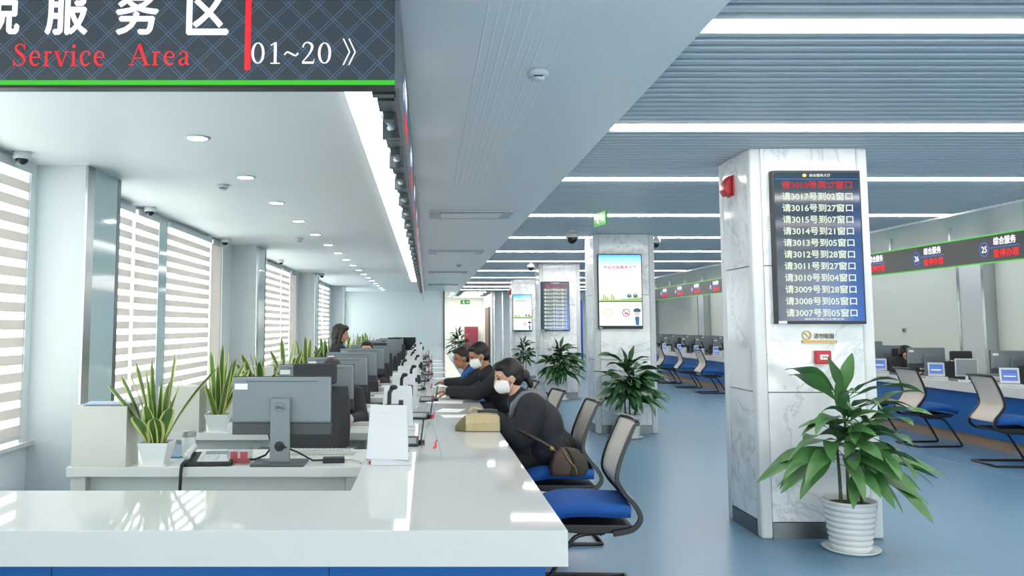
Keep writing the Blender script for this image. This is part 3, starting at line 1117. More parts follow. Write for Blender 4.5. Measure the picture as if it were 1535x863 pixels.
# ---- desk
def make_desk():
    t = thing('staff_desk', 'x', 'desk', (0, 0, 0), group='staff desks behind the counter')
    MB().box(-1.945, -0.34, 0, 0.66, 0.688, 0.740).build('desktop', 'desk_white', t, bevel=0.003)
    MB().box(-1.85, -0.45, 0.10, 0.12, 0.12, 0.688).build('modesty_panel', 'desk_white', t)
    MB().box(-1.93, -1.85, 0.03, 0.62, 0.0, 0.688).build('leg', 'cream_box', t)
    MB().box(-0.44, -0.36, 0.03, 0.62, 0.0, 0.688).build('leg', 'cream_box', t)
    return t


desk = make_desk()


def make_organiser():
    t = thing('desk_cabinet', 'x', 'cabinet', (0, 0, 0), group='cream cabinets on the staff desks')
    MB().box(-0.148, 0.148, 0, 0.20, 0, 0.325).build('body', 'cream_box', t, bevel=0.003)
    MB().box(-0.135, 0.135, 0.20, 0.208, 0.012, 0.313).build('door', 'cream_box', t)
    return t


organ = make_organiser()


# ---- monitor, origin at the desk top, back towards -y
def make_monitor():
    t = thing('monitor', 'x', 'monitor', (0, 0, 0), group='monitors on the staff desks')
    MB().prism([(-0.275, 0.222), (0.275, 0.222), (0.275, 0.473), (-0.275, 0.473)], -0.035, 0.0, 'y').build('rear_cover', 'monitor_grey', t, bevel=0.012, smooth=False)
    MB().prism([(-0.275, 0.155), (0.275, 0.155), (0.275, 0.221), (-0.275, 0.221)], -0.022, 0.0, 'y').build('rear_lower_cover', 'monitor_dark', t, bevel=0.004)
    MB().box(-0.277, 0.277, 0.0, 0.012, 0.152, 0.476).build('bezel', 'black_plastic', t)
    MB().box(-0.265, 0.265, 0.012, 0.014, 0.175, 0.465).build('screen', 'screen_black', t)
    MB().box(-0.20, 0.20, -0.037, -0.035, 0.448, 0.452).build('vent_slot', 'monitor_dark', t)
    n = MB().prism([(-0.055, 0.012), (0.055, 0.012), (0.052, 0.36), (-0.052, 0.36)], -0.075, -0.045, 'y').build('neck', 'monitor_grey', t, bevel=0.004)
    MB().box(-0.04, 0.04, -0.05, -0.03, 0.29, 0.35).build('mount', 'monitor_dark', t)
    mb = MB()
    place2d(mb, disc2d(0, 0.098, 0.028, 0.028, 24), (0, -0.0755, 0), (1, 0, 0), (0, 0, 1), 0.001)
    me = mb.mesh('cable_hole', 'black_plastic')
    link('cable_hole', me, n)
    decal('maker_mark', ring2d(0, 0.31, 0.024, 0.0265, 24), 'monitor_dark', (0, -0.0755, 0), (1, 0, 0), (0, 0, 1), 0.001, n)
    decal('maker_mark', fit2d(text2d('DELL', 0.02), -0.02, 0.02, 0.303, 0.318), 'monitor_dark', (0, -0.0755, 0), (1, 0, 0), (0, 0, 1), 0.001, n)
    MB().box(-0.145, 0.145, -0.16, 0.05, 0.0, 0.014).build('foot', 'monitor_dark', t, bevel=0.004)
    decal('asset_sticker', rect2d(-0.262, -0.19, 0.405, 0.438), 'paper', (0, -0.0352, 0), (1, 0, 0), (0, 0, 1), 0.001, t)
    MB().tube([(-0.07, -0.03, 0.16), (-0.06, -0.04, 0.13), (-0.03, -0.06, 0.08), (0.02, -0.09, 0.10), (0.09, -0.02, 0.06), (0.17, 0.03, 0.006), (0.24, 0.05, 0.006)], 0.005, 6).build('cable', 'rubber', t, smooth=True)
    MB().tube([(-0.055, -0.03, 0.14), (-0.05, -0.03, 0.09), (-0.09, 0.0, 0.04), (-0.16, 0.05, 0.008), (-0.28, 0.06, 0.008)], 0.006, 6).build('cable', 'rubber', t, smooth=True)
    return t


mon = make_monitor()


# ---- high-back staff chair, faces -y in its own frame
def make_staff_chair():
    t = thing('office_chair', 'x', 'office chair', (0, 0, 0), group='black staff chairs behind the desks')
    MB().box(-0.24, 0.24, -0.24, 0.24, 0.42, 0.50).build('seat', 'dark_fabric', t, bevel=0.03, seg=3, smooth=True)
    rows = []
    for i in range(7):
        z = 0.52 + i * 0.092
        y = 0.24 + 0.05 * math.sin(i / 6 * 2.6) + 0.02 * i
        w = 0.225 + 0.02 * math.sin(i / 6 * math.pi)
        rows.append([(x * w, y + 0.03 * (1 - x * x) * 0.8, z) for x in (-1, -0.6, -0.2, 0.2, 0.6, 1)])
    MB().grid(rows).build('backrest', 'dark_fabric', t, solid=0.035, smooth=True)
    hr = MB().box(-0.155, 0.155, 0.34, 0.40, 1.09, 1.235).build('headrest', 'dark_fabric', t, bevel=0.028, seg=4, smooth=True)
    MB().box(-0.03, 0.03, 0.375, 0.40, 0.98, 1.12).build('headrest_stem', 'black_plastic', hr)
    for s in (-1, 1):
        MB().tube([(s * 0.26, 0.12, 0.44), (s * 0.29, 0.10, 0.56), (s * 0.29, 0.08, 0.66)], 0.018, 8).box(s * 0.29 - 0.04, s * 0.29 + 0.04, -0.13, 0.13, 0.66, 0.69).build('armrest', 'black_plastic', t)
    MB().tube([(0, 0, 0.12), (0, 0, 0.42)], 0.03, 12).build('gas_column', 'steel_dark', t)
    for a in range(5):
        an = a * 2 * math.pi / 5 + 0.3
        dx, dy = math.cos(an), math.sin(an)
        lg = MB().tube([(0, 0, 0.12), (dx * 0.28, dy * 0.28, 0.08)], [0.03, 0.018], 8).build('base_arm', 'black_plastic', t)
        MB().ell((dx * 0.28, dy * 0.28, 0.032), (0.03, 0.03, 0.032), 10, 6).build('caster', 'black_plastic', lg)
    return t


sch = make_staff_chair()


# ---- snake plants
def snake_leaf(h, w, bend, twist, lean):
    """upright blade with a yellow margin; lean along +x"""
    rows = []
    n = 11
    for i in range(n):
        q = i / (n - 1)
        ww = w * (0.62 + 0.38 * min(1, q / 0.4)) * (1.0 if q < 0.66 else math.sqrt(max(0, 1 - ((q - 0.66) / 0.34) ** 2))) * 1.02
        ww = max(ww, 0.0008)
        cx = lean * q * h + bend * q * q * h
        cz = h * q * (1 - 0.12 * (lean + bend) ** 2 * q)
        a = twist * q
        ca, sa = math.cos(a), math.sin(a)
        row = []
        for u in (-1, -0.66, -0.33, 0.0, 0.33, 0.66, 1):
            d = 0.22 * ww * (u * u)
            row.append((cx + d * ca + (u * ww) * -sa, (u * ww) * ca + d * sa, cz))
        rows.append(row)
    mb = MB()
    k = 7
    vs = [p for r in rows for p in r]
    fs, ms = [], []
    for i in range(n - 1):
        for j in range(k - 1):
            fs.append((i * k + j, i * k + j + 1, (i + 1) * k + j + 1, (i + 1) * k + j))
            ms.append(1 if j in (0, k - 2) else 0)
    mb.v, mb.f, mb.m = vs, fs, ms
    return mb.mesh('leaf', ['leaf_stripe', 'leaf_yellow'], smooth=True)


SL = [snake_leaf(0.50, 0.030, 0.05, 0.6, 0.05), snake_leaf(0.46, 0.027, 0.10, -0.8, 0.12), snake_leaf(0.40, 0.030, 0.12, 0.9, 0.30),
      snake_leaf(0.34, 0.036, 0.22, 0.4, 0.42), snake_leaf(0.24, 0.042, 0.22, -0.5, 0.25), snake_leaf(0.17, 0.046, 0.35, 0.3, 0.3),
      snake_leaf(0.43, 0.022, 0.25, -0.5, 0.40), snake_leaf(0.36, 0.022, 0.08, 1.2, 0.10)]


def make_snake(seed, label):
    rd = random.Random(seed)
    t = thing('snake_plant', label, 'potted plant', (0, 0, 0), group='snake plants on the staff desks')
    p = [(-0.055, -0.055), (0.055, -0.055), (0.055, 0.055), (-0.055, 0.055)]
    mb = MB()
    n = 4
    r0, r1 = 0.054, 0.084
    vs = []
    for r, z in ((r0, 0), (r1, 0.125), (r1 - 0.006, 0.125), (r1 - 0.012, 0.105)):
        vs += [(-r, -r, z), (r, -r, z), (r, r, z), (-r, r, z)]
    fs = [(3, 2, 1, 0)] + [(a * 4 + i, a * 4 + (i + 1) % 4, a * 4 + 4 + (i + 1) % 4, a * 4 + 4 + i) for a in range(3) for i in range(4)]
    mb.add(vs, fs)
    po = mb.build('pot', 'pot_white', t, bevel=0.006)
    MB().box(-0.07, 0.07, -0.07, 0.07, 0.100, 0.110).build('soil', 'soil', po)
    MB().box(-0.075, 0.075, -0.075, 0.075, -0.0, 0.006).build('saucer', 'pot_white', po)
    spec = [(0, 0.2), (0, 2.5), (1, 4.4), (7, 1.2), (1, 3.6), (2, 3.3), (2, 2.9), (3, 3.45), (3, -2.6), (6, 0.05), (2, -0.5), (4, -1.7), (4, -0.7), (5, -1.4), (5, -2.2), (4, 1.4), (7, 5.2)]
    if seed:
        spec = [(i, a + rd.uniform(-0.7, 0.7)) for i, a in spec if rd.random() < 0.86]
    for i, a in spec:
        r = rd.uniform(0.005, 0.04)
        link('leaf', SL[i], t, loc=(math.cos(a) * r, math.sin(a) * r, 0.105), rot=(0, 0, a), scale=rd.uniform(0.9, 1.06))
    return t


# ---- counter-top devices
def make_terminal():
    t = thing('signing_terminal', 'x', 'terminal', (0, 0, 0), group='white signing terminals along the counter')
    MB().prism([(-0.10, 0.0), (0.11, 0.0), (0.11, 0.016), (-0.10, 0.028)], -0.085, 0.085, 'y').build('base', 'device_white', t, bevel=0.004)
    # leaning panel seen from behind
    vs = []
    w, h, th = 0.112, 0.285, 0.014
    mb = MB()
    mb.prism([(-w, 0.0), (w * 1.02, 0.0), (w * 0.86, h * 0.93), (w * 0.80, h), (-w * 0.93, h)], 0.0, th, 'y')
    p = mb.build('screen_panel', 'device_white', t, bevel=0.004)
    p.location = (-0.02, -0.03, 0.022)
    p.rotation_euler = (R(-14), 0, R(-8))
    MB().box(-w * 0.82, w * 0.8, th, th + 0.001, 0.03, h * 0.92).build('screen', 'screen_black', p)
    MB().box(-w * 0.6, w * 0.4, -0.001, 0.0, h * 0.84, h * 0.855).build('vent_line', 'keyboard_grey', p)
    MB().box(-0.112, -0.10, -0.06, -0.035, 0.006, 0.018).build('red_port', 'red', t)
    MB().tube([(0.05, 0.05, 0.02), (0.09, 0.08, 0.05), (0.02, 0.10, 0.06), (-0.08, 0.09, 0.03), (-0.13, 0.06, 0.01)], 0.006, 6).build('cable', 'rubber', t, smooth=True)
    return t


term = make_terminal()


def make_reader():
    t = thing('document_camera', 'x', 'document camera', (0, 0, 0), group='document cameras along the counter')
    MB().box(-0.045, 0.045, -0.04, 0.04, 0.0, 0.15).build('body', 'device_white', t, bevel=0.006)
    MB().box(-0.052, 0.052, -0.05, 0.05, 0.15, 0.19).build('head', 'black_plastic', t, bevel=0.006)
    a = MB().tube([(-0.02, 0, 0.19), (-0.018, 0.0, 0.27), (-0.0, 0.01, 0.30)], 0.014, 8).build('arm', 'black_plastic', t)
    MB().ell((0.01, 0.0, 0.305), (0.028, 0.02, 0.018), 10, 6).build('lens_pod', 'black_plastic', a)
    MB().box(0.045, 0.075, -0.03, 0.03, 0.13, 0.22).build('side_module', 'black_plastic', t, bevel=0.004)
    return t


reader = make_reader()


def make_tent():
    t = thing('acrylic_notice', 'x', 'notice holder', (0, 0, 0), group='acrylic notice tents along the counter')
    for s in (-1, 1):
        p = MB().box(-0.0015, 0.0015, -0.105, 0.105, 0, 0.20).build('acrylic_sheet', 'acrylic', t)
        p.location = (s * 0.065, 0, 0.003)
        p.rotation_euler = (0, R(-17 * s), 0)
    v, f = [], []
    ribbon([(0, 0, .010), (.014, .008, .014), (.016, .034, .008), (.026, .042, .010)], v, f)
    o = MB()
    place2d(o, (v, f), (0.012, -0.107, 0.065), (1, 0, 0), (0, 0, 1), 0)
    o.build('red_ribbon_mark', 'print_red', t, solid=0.002)
    return t


tent = make_tent()


def make_keyboard():
    t = thing('keyboard', 'x', 'keyboard', (0, 0, 0), group='keyboards on the staff desks')
    MB().prism([(-0.075, 0), (0.075, 0), (0.075, 0.012), (-0.075, 0.022)], -0.21, 0.21, 'x').build('case', 'keyboard_grey', t, bevel=0.003)
    k = MB().box(-0.0085, 0.0085, -0.0085, 0.0085, 0, 0.008).mesh('key', 'device_white')
    for i in range(17):
        for j in range(5):
            link('key', k, t, loc=(-0.19 + i * 0.0235, -0.055 + j * 0.0255, 0.020 - j * 0.0016))
    return t


kb_full = make_keyboard()


def make_kb_simple():
    t = thing('keyboard', 'x', 'keyboard', (0, 0, 0), group='keyboards on the staff desks')
    MB().prism([(-0.075, 0), (0.075, 0), (0.075, 0.012), (-0.075, 0.022)], -0.21, 0.21, 'x').build('case', 'keyboard_grey', t, bevel=0.003)
    MB().prism([(-0.06, 0.0195), (0.06, 0.0125), (0.06, 0.018), (-0.06, 0.026)], -0.195, 0.195, 'x').build('key_field', 'device_white', t)
    return t


kb = make_kb_simple()
for k in range(NW):
    y = DY + STEP * k
    w = ORD[k]
    far = '' if k == 0 else ''

    def put(proto, loc, lab, rz=0.0):
        if k == 0:
            proto.location = loc
            proto.rotation_euler = (0, 0, rz)
            proto['label'] = lab
            return proto
        return dup(proto, loc, rz, lab)
    put(desk, (0, y, 0), '%s white staff desk from the front of the row behind the counter' % w)
    put(organ, (-1.775, y + 0.005, 0.74), '%s cream box cabinet from the front, on the window end of a desk' % w)
    if k != 11:
        put(mon, (-0.812, y + 0.165, 0.74), '%s monitor from the front in the staff row, grey back to the camera' % w, R(random.uniform(-3, 3)) if k else 0.0)
    put(sch, (-0.79 + (random.uniform(-.06, .06) if k else 0), y + 1.0, 0), '%s black high-back staff chair from the front, behind its desk' % w, R(random.uniform(-10, 10)) if k else 0).scale = (1, 1, 1.0 if k in (0, 5, 9) else 0.91)
    put(term, (-0.19, 4.47 + STEP * k, 0.78), '%s white signing terminal from the front along the counter' % w)
    put(tent, (0.02, 4.66 + STEP * k, 0.78), '%s clear acrylic notice tent with red ribbon from the front' % w)
    if k == 0:
        kb_full.location = (-0.64, y + 0.50, 0.74)
        kb_full['label'] = 'pale keyboard on the nearest desk behind the first monitor'
    elif k == 1:
        kb.location = (-0.64, y + 0.50, 0.74)
        kb['label'] = 'pale keyboard on the second staff desk behind the monitor'
    else:
        dup(kb, (-0.64, y + 0.50, 0.74), R(random.uniform(-4, 4)), '%s pale keyboard from the front along the staff desks' % w)
    o = make_snake(k, '%s yellow-edged snake plant from the front, in a white square pot' % w)
    o.location = (-1.49 + (random.uniform(-.03, .05) if k else 0), y + 0.10, 0.74)
    if k:
        o.rotation_euler = (0, 0, random.uniform(0, 6))
for k in range(NW - 1):
    lab = '%s white document camera with black head from the front along the counter' % ORD[k]
    loc = (-0.235 + (random.uniform(-.05, .10) if k else 0), 5.70 + STEP * k + (random.uniform(-.15, .15) if k else 0), 0.78)
    if k == 0:
        reader.location = loc
        reader['label'] = lab
    else:
        dup(reader, loc, R(random.uniform(-25, 25)), lab)
kp = thing('rating_keypad', 'x', 'keypad', (0, 0, 0), group='rating keypads along the counter')
MB().prism([(-0.06, 0), (0.06, 0), (0.06, 0.05), (-0.06, 0.012)], -0.07, 0.07, 'x').build('case', 'black_plastic', kp, bevel=0.004)
MB().prism([(-0.05, 0.0155), (0.02, 0.0375), (0.02, 0.041), (-0.05, 0.019)], -0.055, 0.055, 'x').build('button_field', 'monitor_grey', kp)
pe = MB().tube([(0.085, 0.02, 0.0), (0.085, 0.02, 0.03)], 0.022, 12).build('pen_socket', 'black_plastic', kp)
MB().tube([(0.085, 0.02, 0.03), (0.10, 0.035, 0.15)], 0.005, 6).build('pen', 'black_plastic', pe)
for k in range(NW - 1):
    lab = '%s black rating keypad with pen from the front along the counter' % ORD[k]
    loc = (-0.06 + 0.06 * (k % 3 - 1), 5.12 + STEP * k, 0.78)
    if k == 0:
        kp.location = loc
        kp['label'] = lab
    else:
        dup(kp, loc, R(random.uniform(-25, 25)), lab)
# end-of-row monitor that shows its dark screen
e = dup(mon, (-0.555, DY + 11 * STEP + 0.2, 0.74), R(180), 'black screen of the monitor turned towards the camera at the row end')
e.scale = (1.0, 1.0, 1.0)

# papers on the counter and desks
def paper(lab, x, y, z, w, h, rz, m='paper', n=1, name='paper_sheet'):
    t = thing(name, lab, 'paper', (x, y, z), R(rz), 'papers on the counter')
    for i in range(n):
        o = MB().box(-w / 2, w / 2, -h / 2, h / 2, i * 0.003, i * 0.003 + 0.002).build('sheet', m, t)
        o.rotation_euler = (0, 0, R(3 * i))
    return t


paper('white sheet lying on the counter beyond the beige bag', 0.27, 6.75, 0.78, 0.30, 0.21, 8)
paper('pale blue folder on top of the nearest cream cabinet', -1.76, y := DY + 0.11, 1.068, 0.24, 0.17, 4, 'paper_blue', 3, 'folder_stack')
paper('open papers under the leaning man\'s hands', 0.17, 8.0, 0.78, 0.34, 0.30, -6, n=2)
for k in range(1, 9):
    paper('%s sheet of paper from the front lying beside the acrylic tents' % ORD[k], 0.20, 5.4 + STEP * k + 0.35, 0.78, 0.2, 0.28, 15 * (-1) ** k)

# ---- things on the nearest desk
t = thing('desk_phone', 'black and white desk telephone at the front edge of the nearest desk', 'telephone', (-1.20, DY + 0.11, 0.74), R(4))
MB().prism([(-0.085, 0), (0.09, 0), (0.09, 0.055), (-0.085, 0.022)], -0.13, 0.13, 'x').build('base', 'black_plastic', t, bevel=0.005)
fp = MB().prism([(-0.075, 0.0245), (0.08, 0.0545), (0.08, 0.058), (-0.075, 0.028)], -0.055, 0.115, 'x').build('face_plate', 'device_white', t)
MB().prism([(0.03, 0.0487), (0.075, 0.0575), (0.075, 0.0605), (0.03, 0.0517)], -0.03, 0.09, 'x').build('display', 'monitor_grey', fp)
kk = MB().box(-0.007, 0.007, -0.005, 0.005, 0, 0.005).mesh('key', 'keyboard_grey')
for i in range(4):
    for j in range(4):
        link('key', kk, fp, loc=(-0.03 + i * 0.026, -0.06 + j * 0.02, 0.031 + j * 0.0039))
hs = MB().tube([(-0.105, -0.09, 0.055), (-0.105, -0.05, 0.066), (-0.105, 0.05, 0.078), (-0.105, 0.09, 0.078)], [0.02, 0.017, 0.017, 0.022], 10).build('handset', 'device_white', t, smooth=True)
MB().tube([(-0.125, -0.07, 0.02), (-0.125, -0.118, 0.016), (-0.128, -0.126, -0.03), (-0.13, -0.128, -0.12), (-0.118, -0.126, -0.16)], 0.009, 6).build('cord', 'rubber', t, smooth=True)

t = thing('glass_jar', 'clear glass jar with a grey lid behind the telephone', 'jar', (-1.385, DY + 0.35, 0.74))
MB().lathe([(0.036, 0), (0.039, 0.006), (0.039, 0.115), (0.034, 0.125)], 24).build('body', 'jar_glass', t, smooth=True)
MB().lathe([(0.040, 0.118), (0.041, 0.122), (0.041, 0.146), (0.038, 0.150)], 24).build('lid', 'lid_grey', t, smooth=True)

t = thing('card_box', 'clear acrylic card box with pink and red cards beside the first monitor', 'card box', (-1.03, DY + 0.10, 0.74))
for a in ((-0.062, 0.062, -0.04, -0.038, 0, 0.075), (-0.062, 0.062, 0.038, 0.04, 0, 0.09), (-0.062, -0.060, -0.038, 0.038, 0, 0.085), (0.060, 0.062, -0.038, 0.038, 0, 0.085)):
    MB().box(*a).build('acrylic_wall', 'acrylic', t)
for x in (-0.03, 0.025):
    MB().box(x - 0.02, x + 0.02, -0.02, -0.016, 0.03, 0.07).build('red_card', 'print_red', t)
    MB().box(x - 0.024, x + 0.024, 0.0, 0.02, 0.004, 0.03).build('red_card', 'print_red', t)
MB().box(-0.055, 0.055, -0.034, 0.034, 0.0, 0.004).build('acrylic_floor', 'acrylic', t)
t = thing('blue_card_stand', 'small pale blue card stand between the first plant and the jar', 'stand', (-1.455, DY + 0.33, 0.74))
p = MB().box(-0.03, 0.03, -0.003, 0.003, 0, 0.075).build('card', 'paper_blue', t)
p.rotation_euler = (R(-18), 0, 0)
MB().box(-0.032, 0.032, -0.02, 0.03, 0, 0.005).build('foot', 'print_blue', t)
t = thing('power_brick', 'small black box on the keyboard end of the nearest desk', 'box', (-0.52, DY + 0.16, 0.74), R(5))
MB().box(-0.06, 0.06, -0.03, 0.03, 0, 0.03).build('case', 'black_plastic', t, bevel=0.004)
MB().tube([(0.06, 0, 0.015), (0.10, 0.02, 0.012), (0.14, -0.01, 0.008), (0.15, -0.06, 0.006)], 0.006, 6).build('lead', 'keyboard_grey', t, smooth=True)
t = thing('computer_tower', 'dark computer tower under the counter end of the nearest desk', 'computer', (-0.60, DY + 0.36, 0.40))
MB().box(-0.09, 0.09, -0.20, 0.20, 0, 0.28).build('case', 'black_plastic', t, bevel=0.005)
for i in range(4):
    MB().box(-0.06, 0.06, -0.203, -0.20, 0.05 + i * 0.05, 0.075 + i * 0.05).build('rear_slot', 'steel', t)
MB().box(-0.12, 0.12, -0.22, 0.22, -0.40, 0.0).build('stand', 'desk_white', t)

# ================================================================== PILLAR FITTINGS
def spline(pts, n=6):
    P = []
    m = len(pts)
    for i in range(m - 1):
        p0, p1, p2, p3 = pts[max(i - 1, 0)], pts[i], pts[i + 1], pts[min(i + 2, m - 1)]
        for k in range(n):
            t = k / n
            P.append(tuple(0.5 * ((2 * b) + (-a + c) * t + (2 * a - 5 * b + 4 * c - d) * t * t + (-a + 3 * b - 3 * c + d) * t ** 3)
                           for a, b, c, d in zip(p0, p1, p2, p3)))
    P.append(tuple(pts[-1]))
    return P


def queue_display(lab, x0, x1, z0, z1, yf):
    t = thing('queue_display', lab, 'display', (x0, yf - 0.06, z0))
    w, h = x1 - x0, z1 - z0
    MB().box(0, w, 0, 0.065, 0, h).build('case', 'black_plastic', t, bevel=0.004)
    MB().box(0.012, w - 0.012, -0.002, 0.004, 0.022, h - 0.014).build('screen', 'queue_screen', t)
    O, U, V = (0, -0.0025, 0), (1, 0, 0), (0, 0, 1)
    MB().box(0.01, 0.07, -0.003, 0.0, 0.002, 0.022).build('maker_plate', 'device_white', t)
    decal('header', fit2d(text2d('综合服务大厅', 0.02), w * 0.42, w * 0.66, h * 0.957, h * 0.978), 'txt_white', O, U, V, 0.001, t)
    decal('header_emblem', disc2d(w * 0.365, h * 0.967, 0.016, 0.013, 10), 'gold', O, U, V, 0.001, t)
    decal('header_line', rect2d(0.02, w - 0.02, h * 0.941, h * 0.945), 'led_blue', O, U, V, 0.001, t)
    rows = ['请3018号到27窗口', '请3017号到02窗口', '请3016号到27窗口', '请3015号到07窗口', '请3014号到21窗口', '请3013号到05窗口',
            '请3012号到28窗口', '请3011号到27窗口', '请3010号到04窗口', '请3009号到28窗口', '请3008号到05窗口', '请3007号到05窗口']
    for i, s in enumerate(rows):
        zc = h * (0.905 - i * 0.0757)
        decal('call_line', fit2d(text2d(s, 0.022), w * 0.10, w * 0.90, zc - h * 0.0265, zc + h * 0.0265), 'txt_red' if i == 0 else 'txt_white', O, U, V, 0.001, t)
    decal('footer', fit2d(text2d('请按号到窗口办理业务', 0.02), w * 0.3, w * 0.75, h * 0.026, h * 0.038), 'txt_white', O, U, V, 0.001, t)
    return t


queue_display('tall queue number screen with twelve call lines on the nearest pillar', 2.503, 3.142, 1.512, 2.622, 6.038)
queue_display('far queue number screen with pale lines on the third pillar', 2.39, 2.985, 1.39, 2.424, 17.558)


def poster_display(lab, x0, x1, z0, z1, yf):
    t = thing('poster_screen', lab, 'display', (x0, yf - 0.06, z0))
    w, h = x1 - x0, z1 - z0
    MB().box(0, w, 0, 0.065, 0, h).build('case', 'black_plastic', t, bevel=0.004)
    up = MB().box(0.012, w - 0.012, -0.002, 0.004, h * 0.372, h - 0.012).build('upper_screen', 'poster_sky', t)
    lo = MB().box(0.012, w - 0.012, -0.002, 0.004, 0.045, h * 0.358).build('lower_screen', 'poster_low', t)
    O, U, V = (0, -0.0025, 0), (1, 0, 0), (0, 0, 1)
    decal('title', fit2d(text2d('欢迎光临服务大厅', 0.02), w * 0.12, w * 0.88, h * 0.80, h * 0.845), 'scr_red', O, U, V, 0.001, up)
    for i in range(7):
        x = w * (0.06 + 0.045 * i)
        hh = h * (0.40 + 0.02 * ((i * 7) % 4))
        decal('skyline', rect2d(x, x + w * 0.035, h * 0.375, hh), 'scr_green', O, U, V, 0.001, up)
    decal('meadow', ([(0.012, h * 0.374), (w - 0.012, h * 0.374), (w - 0.012, h * 0.42), (w * 0.6, h * 0.40), (w * 0.3, h * 0.385)], [(0, 1, 2, 3, 4)]), 'scr_green', O, U, V, 0.0008, up)
    for q in (0.70, 0.84):
        decal('cartoon_car', disc2d(w * q, h * 0.435, w * 0.055, h * 0.022, 14), 'scr_teal', O, U, V, 0.0012, up)
        decal('cartoon_car', ring2d(w * q, h * 0.447, w * 0.03, w * 0.045, 14), 'scr_dark', O, U, V, 0.0014, up)
    decal('yellow_ring', ring2d(w * 0.22, h * 0.215, w * 0.075, w * 0.095, 20), 'scr_yellow', O, U, V, 0.001, lo)
    v, f = ring2d(w * 0.62, h * 0.215, w * 0.07, w * 0.092, 20)
    ribbon([(w * 0.56, h * 0.25, w * .02), (w * 0.68, h * 0.18, w * .02)], v, f)
    ribbon([(w * 0.575, h * 0.205, w * .03), (w * 0.67, h * 0.205, w * .03)], v, f)
    decal('no_smoking_sign', (v, f), 'scr_red', O, U, V, 0.001, lo)
    decal('officer_face', disc2d(w * 0.87, h * 0.205, w * 0.065, h * 0.035, 16), 'scr_skin', O, U, V, 0.001, lo)
    decal('officer_cap', ([(w * .79, h * .225), (w * .95, h * .225), (w * .955, h * .255), (w * .90, h * .275), (w * .84, h * .275), (w * .785, h * .255)], [(0, 1, 2, 3, 4, 5)]), 'scr_dark', O, U, V, 0.0014, lo)
    decal('officer_body', ([(w * .84, h * .05), (w * .91, h * .05), (w * .92, h * .15), (w * .90, h * .165), (w * .84, h * .165), (w * .815, h * .15)], [(0, 1, 2, 3, 4, 5)]), 'scr_body', O, U, V, 0.001, lo)
    MB().box(0.01, 0.05, -0.003, 0.0, 0.006, 0.024).build('maker_plate', 'device_white', t)
    return t


poster_display('bright poster screen with sky and small officer figure on the second pillar', 2.41, 3.032, 1.455, 2.508, 11.798)
poster_display('small far poster screen on the farthest pillar', 2.39, 2.92, 1.335, 2.372, 23.308)

t = thing('no_smoking_plate', 'small gold no-smoking plate under the queue screen', 'sign', (2.70, 6.03, 1.376))
MB().box(0, 0.245, -0.012, 0.007, 0.0, 0.02).build('gold_bar', 'gold', t)
v, f = ring2d(0.035, 0.055, 0.026, 0.034, 20)
ribbon([(0.015, 0.075, .008), (0.055, 0.035, .008)], v, f)
m = MB()
place2d(m, (v, f), (0, 0.0, 0), (1, 0, 0), (0, 0, 1), 0)
m.build('round_emblem', 'gold', t, solid=0.006)
m = MB()
place2d(m, fit2d(text2d('请勿吸烟', 0.01), 0.085, 0.23, 0.03, 0.07), (0, 0.004, 0), (1, 0, 0), (0, 0, 1), 0.001)
m.build('raised_lettering', 'gold', t)
t = thing('fire_call_point', 'small red fire alarm call point under the gold plate', 'alarm', (2.782, 6.03, 1.228))
MB().box(0, 0.105, -0.04, 0.007, 0, 0.095).build('case', 'red', t, bevel=0.006)
MB().box(0.024, 0.082, -0.042, -0.039, 0.032, 0.066).build('press_plate', 'paper', t)
decal('printed_word', fit2d(text2d('报警', 0.01), 0.036, 0.070, 0.042, 0.056), 'print_red', (0, -0.042, 0), (1, 0, 0), (0, 0, 1), 0.001, t)


def sounder(lab, loc, s=1.0):
    t = thing('alarm_sounder', lab, 'alarm', loc)
    MB().box(-0.012, 0.009, -0.07 * s, 0.07 * s, -0.08 * s, 0.08 * s).build('base', 'red', t, bevel=0.006)
    MB().prism([(-0.012, -0.07 * s), (-0.05 * s, -0.075 * s), (-0.075 * s, -0.03 * s), (-0.06 * s, 0.03 * s), (-0.03 * s, 0.075 * s), (-0.012, 0.075 * s)], -0.06 * s, 0.06 * s, 'y').build('horn', 'red', t, bevel=0.008, smooth=True)
    MB().box(-0.062 * s, -0.05 * s, -0.03 * s, 0.03 * s, -0.01 * s, 0.02 * s).build('strobe', 'device_white', t)


sounder('red fire alarm sounder on the side of the nearest pillar', (2.37, 6.43, 2.58), 1.0)
sounder('tiny red fire alarm sounder on the side of the farthest pillar', (2.37, 23.6, 2.45), 1.0)


# ================================================================== DRACAENA PLANTS
def drac_leaf(L, w, elev, droop, wav):
    """narrow stalk, then a broad pointed blade that arches over"""
    w *= 1.35
    L *= 1.22
    rows = []
    n = 12
    x = z = 0.0
    a = elev
    for i in range(n):
        q = i / (n - 1)
        ww = 0.005 if q < 0.26 else max(0.0015, w * math.sin(((q - 0.22) / 0.78) ** 0.8 * math.pi) ** 0.7)
        wob = wav * math.sin(q * 9) * ww
        rows.append([(x, -ww, z + 0.3 * ww + wob), (x, 0, z), (x, ww, z + 0.3 * ww - wob)])
        st = L / (n - 1)
        x += st * math.cos(a)
        z += st * math.sin(a)
        a -= droop / (n - 1) * (0.5 + q)
    return MB().grid(rows)


DL = {}
for m in ('leaf_green', 'leaf_dark'):
    DL[m] = [drac_leaf(*a).mesh('leaf', m, smooth=True) for a in
             ((0.38, 0.036, 0.8, 1.3, .3), (0.42, 0.034, 0.35, 0.9, -.35), (0.36, 0.038, 0.05, 0.6, .4), (0.42, 0.032, -0.2, 0.7, .2),
              (0.33, 0.038, 0.35, 1.6, -.3), (0.27, 0.034, 1.35, 0.4, .3), (0.26, 0.040, 0.6, 0.8, .4), (0.44, 0.036, -0.05, 0.9, -.3))]


